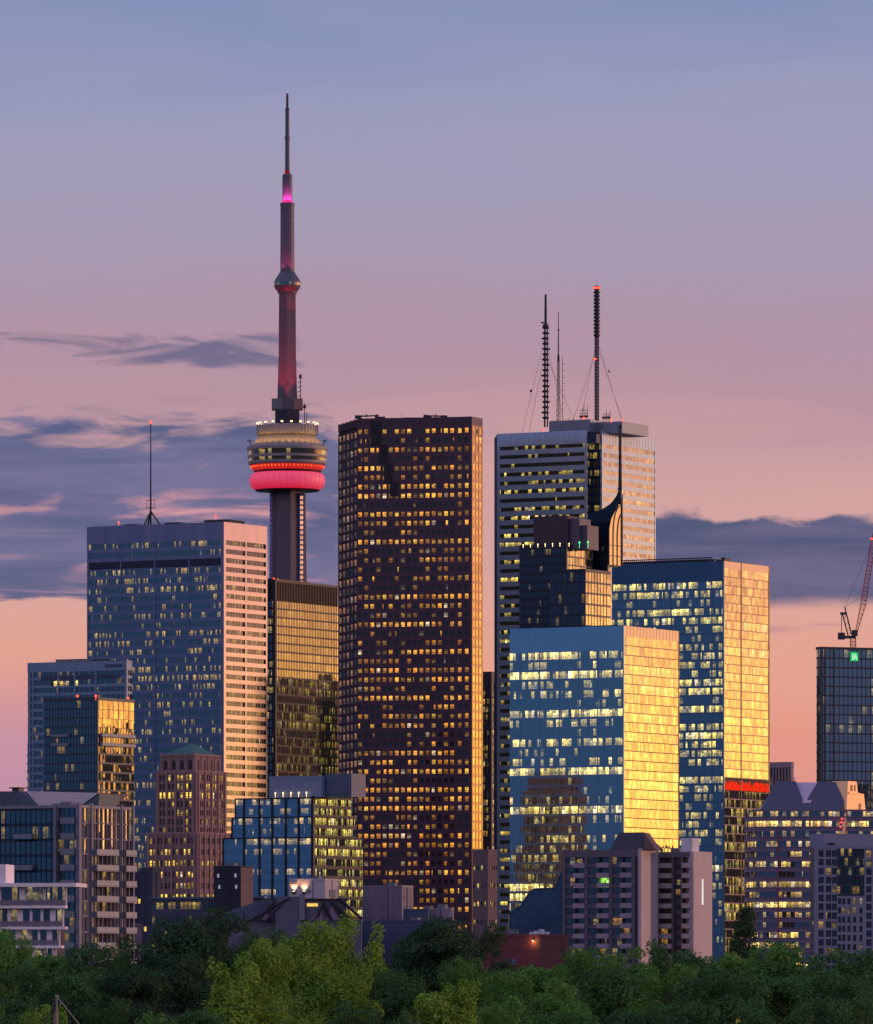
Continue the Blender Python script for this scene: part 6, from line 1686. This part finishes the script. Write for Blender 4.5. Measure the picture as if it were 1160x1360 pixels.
def crown_mesh(seed, style, nleaf):
    """unit tree: 20 m tall, about 6 m crown radius; many leaf-sized faces on leafy boughs"""
    r = random.Random(seed)
    cl = []
    if style == 'round':
        for k in range(27):
            while True:
                x, y, z = r.uniform(-1, 1), r.uniform(-1, 1), r.uniform(-1, 1)
                q = x * x + y * y + z * z
                if .2 < q < 1: break
            f = .72 + .32 * r.random()
            cl.append((x * 4.9 * f, y * 4.9 * f, 12.0 + z * 6.3 * f, r.uniform(1.3, 2.5), r.uniform(.62, .92)))
    elif style == 'tuft':
        lead = [(r.uniform(-2.6, 2.6), r.uniform(-2.6, 2.6), r.uniform(13.5, 18.2)) for _ in range(7)]
        for k in range(74):
            if k < 30:
                lx_, ly_, lz = r.choice(lead); t = r.random() ** .7
                cl.append((lx_ * (.6 + .6 * t) + r.uniform(-.8, .8), ly_ * (.6 + .6 * t) + r.uniform(-.8, .8), 9 + (lz - 9) * t, r.uniform(.7, 1.3) * (1.15 - .5 * t), r.uniform(1.2, 2.0)))
            else:
                a = r.uniform(0, 6.283); t = r.random(); h = 5.0 + 9.5 * t
                R_ = 5.6 * (1 - .35 * t) * (.5 + .55 * r.random())
                cl.append((R_ * math.cos(a), R_ * math.sin(a), h, r.uniform(.8, 1.6), r.uniform(.9, 1.5)))
    else:   # conifer-like dark
        for k in range(52):
            a = r.uniform(0, 6.283); t = r.random() ** .8; h = 3.5 + 15.5 * t
            R_ = 5.0 * (1 - t) ** .8 * (.6 + .5 * r.random())
            cl.append((R_ * math.cos(a), R_ * math.sin(a), h, r.uniform(.8, 1.4), .8))
    v = []; f = []
    tot = sum(c[3] ** 2 for c in cl)
    for (cx, cy, cz, R_, e) in cl:
        k = int(nleaf * R_ ** 2 / tot)
        for i in range(k):
            zc = r.uniform(-.75, 1); a = r.uniform(0, 6.283); q = math.sqrt(1 - zc * zc)
            d = Vector((q * math.cos(a), q * math.sin(a), zc))
            rad = R_ * (1.06 - .42 * r.random() ** 2.5)
            rad *= 1 + .22 * math.sin(3.1 * a + cx) * math.cos(4 * zc + cy)
            p = Vector((cx + d.x * rad, cy + d.y * rad, cz + d.z * rad * e))
            nrm = (d + Vector((r.uniform(-1, 1), r.uniform(-1, 1), r.uniform(-.4, 1))) * .75).normalized()
            u = nrm.orthogonal().normalized(); w = nrm.cross(u)
            an = r.uniform(0, 6.283); u, w = u * math.cos(an) + w * math.sin(an), w * math.cos(an) - u * math.sin(an)
            L = r.uniform(.13, .28); W = L * r.uniform(.45, .75)
            b = len(v)
            v += [tuple(p - u * L), tuple(p + w * W - u * L * .1), tuple(p + u * L), tuple(p - w * W - u * L * .1)]
            f.append((b, b + 1, b + 2, b + 3))
    me = bpy.data.meshes.new('crown'); me.from_pydata(v, [], f)
    tr = MB(); bend = [(0, 0, -1), (.15, .1, 3), (-.1, .2, 7), (.1, -.1, 11), (0, 0, 15)]; rr = [.42, .34, .27, .18, .07]
    for i in range(4): tr.tube(bend[i], bend[i + 1], rr[i], rr[i + 1], 8)
    for c in r.sample(cl, 14):
        h = min(13, max(3.2, c[2] - 3.5)); tr.tube((0, 0, h), (c[0] * .85, c[1] * .85, c[2]), .11, .03, 5)
    tm = bpy.data.meshes.new('trunk'); tm.from_pydata(tr.v, [], tr.f)
    return me, tm

def make_trees():
    mats = {
        'dark': leaf_mat('dark_foliage', (.024, .080, .026, 1), (.060, .165, .044, 1), (.12, .25, .06, 1)),
        'mid': leaf_mat('mid_foliage', (.042, .140, .028, 1), (.105, .27, .048, 1), (.20, .38, .07, 1)),
        'light': leaf_mat('yellow_green_foliage', (.085, .20, .026, 1), (.20, .35, .038, 1), (.36, .48, .06, 1)),
        'black': leaf_mat('blackish_foliage', (.016, .050, .022, 1), (.038, .098, .034, 1), (.08, .15, .05, 1)),
    }
    bark = plain('bark', (.05, .04, .032, 1), .95, 0, .3, 3)
    protos = {'round': [crown_mesh(100 + i, 'round', 12500) for i in range(6)],
              'tuft': [crown_mesh(200 + i, 'tuft', 13500) for i in range(5)],
              'cone': [crown_mesh(300 + i, 'cone', 8000) for i in range(2)]}
    cache = {}; cnt = [0]
    def tree(px, ytop, w, Y, mat, style, label, group='trees along the bottom of the view'):
        key = (mat, style, cnt[0] % len(protos[style])); cnt[0] += 1
        if key not in cache:
            me, tm = protos[style][key[2]]
            me = me.copy(); me.materials.append(mats[mat]); tm = tm.copy(); tm.materials.append(bark); cache[key] = (me, tm)
        me, tm = cache[key]
        z0 = ground_z(Y) - .3; h = wz(ytop, Y) - z0; rad = w / 2 * Y / FPX
        root = empty('conifer_tree' if style == 'cone' else 'tree', (wx(px, Y), Y, z0), random.uniform(0, 6.28), label, 'tree', group)
        w_ = 1.22 if mat == 'light' else 1.06
        root.scale = (rad * w_ / 5.9, rad * w_ / 5.9, h / 17.9)
        for nm, d in (('crown', me), ('trunk', tm)):
            o = bpy.data.objects.new(nm, d); COL.objects.link(o); o.parent = root
    for a in TREES: tree(*a)

TREES = [
    # far row, against the buildings
    (8, 1232, 70, 1060, 'mid', 'round', 'green tree in front of the white terraced building, cut by the left edge'),
    (66, 1256, 80, 1050, 'mid', 'round', 'grey-green round tree below the white terraced building'),
    (128, 1254, 90, 1000, 'dark', 'round', 'dark round tree below the grey glass condo balconies'),
    (184, 1242, 96, 1030, 'black', 'round', 'nearly black tree right of the grey glass condo base'),
    (243, 1221, 110, 1000, 'black', 'round', 'tall blackish tree below the green-roofed deco tower'),
    (300, 1216, 100, 1040, 'black', 'round', 'blackish tree under the dark navy cube building'),
    (350, 1232, 80, 1050, 'dark', 'round', 'dark tree between the navy cube and the tall yellow-green tree'),
    (414, 1206, 104, 930, 'light', 'tuft', 'tallest yellow-green feathery tree, in front of the uplit pale block'),
    (470, 1214, 96, 950, 'light', 'tuft', 'yellow-green feathery tree just right of the tallest one, below the corrugated box'),
    (545, 1236, 84, 1060, 'black', 'round', 'blackish tree below the plain blue-grey wall'),
    (590, 1222, 118, 1000, 'black', 'round', 'big blackish round tree at the foot of the red-brown tower'),
    (640, 1238, 84, 1050, 'black', 'round', 'blackish tree touching the left end of the dark red building'),
    (622, 1258, 84, 840, 'mid', 'tuft', 'feathery green tree below the dark red building, with upright tufts'),
    (716, 1272, 100, 960, 'mid', 'round', 'mid-green round tree directly under the pink-red end wall'),
    (776, 1260, 96, 1000, 'mid', 'round', 'mid-green tree below the lit flats windows'),
    (830, 1256, 100, 1010, 'mid', 'round', 'mid-green tree below the hipped roof hut of the flats'),
    (876, 1243, 76, 1040, 'dark', 'tuft', 'dark pointed tree before the pinkish blank wall of the flats'),
    (918, 1272, 84, 960, 'dark', 'round', 'dark tree under the white light strip on the flats'),
    (990, 1220, 84, 1070, 'black', 'cone', 'black pointed conifer in front of the rounded office building'),
    (966, 1256, 100, 980, 'mid', 'round', 'rounded green tree left of the black conifer base'),
    (1036, 1252, 112, 960, 'mid', 'round', 'large rounded green tree below the rounded office building'),
    (1094, 1258, 104, 990, 'dark', 'round', 'dark rounded tree under the blue-grey grid apartments'),
    (1144, 1264, 92, 960, 'dark', 'round', 'dark rounded tree at the right edge, upper row'),
    # middle row
    (26, 1288, 100, 800, 'dark', 'round', 'dark tree at the left edge behind the guyed pole'),
    (108, 1284, 110, 830, 'dark', 'round', 'dark tree above the guyed pole, second from the left edge'),
    (176, 1276, 110, 800, 'black', 'round', 'blackish tree between the guyed pole and the yellow-green trees'),
    (250, 1268, 100, 820, 'black', 'round', 'blackish tree left of the bright yellow-green front tree'),
    (345, 1230, 92, 760, 'light', 'tuft', 'bright yellow-green tree with a narrow leafy top, left of the tallest one'),
    (320, 1276, 120, 640, 'light', 'tuft', 'brightest yellow-green bushy tree low in front, left of centre'),
    (442, 1262, 110, 720, 'light', 'tuft', 'yellow-green tree below the tallest one, with shaded right half'),
    (520, 1286, 96, 780, 'dark', 'round', 'dark tree in the hollow between the yellow-green trees'),
    (600, 1296, 106, 600, 'light', 'tuft', 'soft yellow-green tree low at centre, bottom edge'),
    (668, 1290, 92, 760, 'mid', 'round', 'green round tree just right of the soft yellow-green central tree'),
    (740, 1298, 110, 720, 'mid', 'round', 'green round tree at the bottom below the flats'),
    (812, 1288, 108, 780, 'dark', 'round', 'dark green tree under the front block of flats, middle row'),
    (884, 1290, 110, 760, 'mid', 'round', 'rounded green tree beneath the flats light strip, middle row'),
    (958, 1286, 120, 740, 'dark', 'round', 'wide dark tree below the black conifer'),
    (1040, 1284, 116, 760, 'dark', 'round', 'wide dark tree below the rounded office, middle row'),
    (1116, 1290, 120, 720, 'dark', 'round', 'wide dark tree below the grid apartments, middle row'),
    # front row
    (14, 1330, 90, 560, 'dark', 'tuft', 'dark tree in the bottom left corner'),
    (66, 1320, 84, 520, 'light', 'tuft', 'dull yellow-green tree behind the guyed pole'),
    (140, 1336, 84, 560, 'dark', 'round', 'dark low treetop right of the guyed pole'),
    (205, 1332, 74, 520, 'mid', 'tuft', 'small green tufted treetop on the bottom edge, right of the guyed pole'),
    (262, 1330, 80, 560, 'dark', 'round', 'dark treetop on the bottom edge left of the brightest tree'),
    (395, 1326, 90, 520, 'light', 'tuft', 'yellow-green treetop on the bottom edge under the tallest tree'),
    (470, 1326, 90, 540, 'dark', 'round', 'dark treetop on the bottom edge below the hollow'),
    (536, 1334, 80, 520, 'dark', 'tuft', 'dark tufted treetop on the bottom edge left of the soft central tree'),
    (668, 1334, 90, 540, 'mid', 'round', 'green treetop on the bottom edge right of the soft central tree'),
    (752, 1334, 96, 560, 'mid', 'round', 'round green treetop on the bottom edge below the flats'),
    (840, 1328, 96, 560, 'dark', 'round', 'dark treetop on the bottom edge under the pinkish blank wall'),
    (920, 1330, 100, 540, 'dark', 'round', 'dark treetop on the bottom edge under the second flats wing'),
    (1004, 1324, 106, 560, 'dark', 'round', 'dark treetop on the bottom edge below the black conifer'),
    (1086, 1328, 110, 540, 'dark', 'round', 'dark treetop on the bottom edge below the grid apartments'),
    (1152, 1322, 90, 560, 'dark', 'round', 'dark treetop in the bottom right corner'),
]

def reflection_blocks():
    # unseen towers added off-frame and behind the white tower to darken the glass reflections
    b = MB(); rr = random.Random(21)
    for cx, cy, w, d, h in ((185, 1590, 70, 60, 62), (240, 2615, 62, 90, 112), (560, 3160, 60, 100, 161), (275, 3135, 60, 120, 93), (305, 3480, 60, 110, 130), (72, 3885, 62, 90, 208)):
        T = R(-29); c, s = math.cos(T), math.sin(T)
        parts = [(-.5, -.1, h * .93), (-.1, .25, h), (.25, .5, h * .96)]
        for a0, a1, hh in parts:
            hh *= rr.uniform(.97, 1.02)
            loc = [(a0 * w, -d / 2), (a1 * w, -d / 2), (a1 * w, d / 2), (a0 * w, d / 2)]
            P = [(cx + x * c - y * s, cy + x * s + y * c) for x, y in loc]
            b.prism(P, 0, hh, 0)
            for i in range(4):
                p, q = P[i], P[(i + 1) % 4]; L = math.hypot(q[0] - p[0], q[1] - p[1]); fr = (p[0], p[1], (q[0] - p[0]) / L, (q[1] - p[1]) / L)
                k = 0
                while (k + 1) * 3.9 < hh:
                    u = rr.randint(0, 900)
                    b.obox(fr, .6, L - .6, k * 3.9 + 1.5, k * 3.9 + 3.7, -.4, .06 + .02 * (i % 2), 1, (u, u + L / 1.8, k + .03, k + .97)); k += 1
            b.prism([(cx + (a0 * w + 3) * c, cy + (a0 * w + 3) * s), (cx + (a0 * w + 9) * c, cy + (a0 * w + 9) * s), (cx + (a0 * w + 9) * c - 8 * s, cy + (a0 * w + 9) * s + 8 * c), (cx + (a0 * w + 3) * c - 8 * s, cy + (a0 * w + 3) * s + 8 * c)], hh, hh + 4, 0)
    tag(b.build('reflection_blocks', [plain('city_wall', lin(96, 92, 104), .8, 0, .15, .1), glass('city_glass', .16, p=.3, fa=.4, ra=.8, e=.7, seed=99)]), 'added unseen city blocks, mirrored low in the glass towers', kind='stuff')

def pole():
    Y = 300.0; s = Y / FPX
    z0 = ground_z(Y) - .1
    root = empty('guyed_pole', (wx(75.5, Y), Y, z0), 0, 'thin pale pole with two slanting stays at the bottom left', 'pole')
    m = plain('pale_pole', lin(150, 132, 126), .5, .2, .1, .8)
    zt = wz(1322.5, Y) - z0
    q = MB(); q.tube((0, 0, 0), (0, 0, zt), .085, .05, 8); q.lathe([(.04, zt - .1), (.09, zt - .04), (.05, zt + .03)], 8); q.build('post', m, root)
    q = MB(); h = zt
    q.tube((0, 0, zt - .05), (h * .80, .4, 0), .035, n=6); q.build('stay', m, root)
    q = MB(); q.tube((0, 0, zt - .05), (-h * .44, .4, 0), .03, n=6); q.build('stay', plain('dark_stay', lin(66, 60, 66), .6), root)

def cable():
    Y = 420.0; s = Y / FPX
    root = MB(); pts = [(-60, 1327), (140, 1333), (340, 1340), (560, 1346), (800, 1350), (1000, 1352), (1230, 1352)]
    P = [(wx(px, Y), Y, wz(py, Y)) for px, py in pts]
    for a, c in zip(P, P[1:]): root.tube(a, c, .011, n=5)
    tag(root.build('overhead_cable', plain('cable_black', lin(58, 60, 66), .6)), 'thin dark overhead cable slanting across the treetops near the bottom edge', 'cable')

def build_all():
    obs_tower(); tower_steel(); tower_black(); tower_red(); tower_slot(); tower_white()
    tower_spire(); tower_gold_front(); tower_gold_back(); tower_far_ribbed(); tower_site()
    condos_left_back(); deco_tower(); stepped_blue(); condo_front_left(); white_terrace()
    concrete_flats(); grid_condo(); gabled_office(); low_buildings()
    reflection_blocks(); make_trees(); pole(); cable()
build_all()
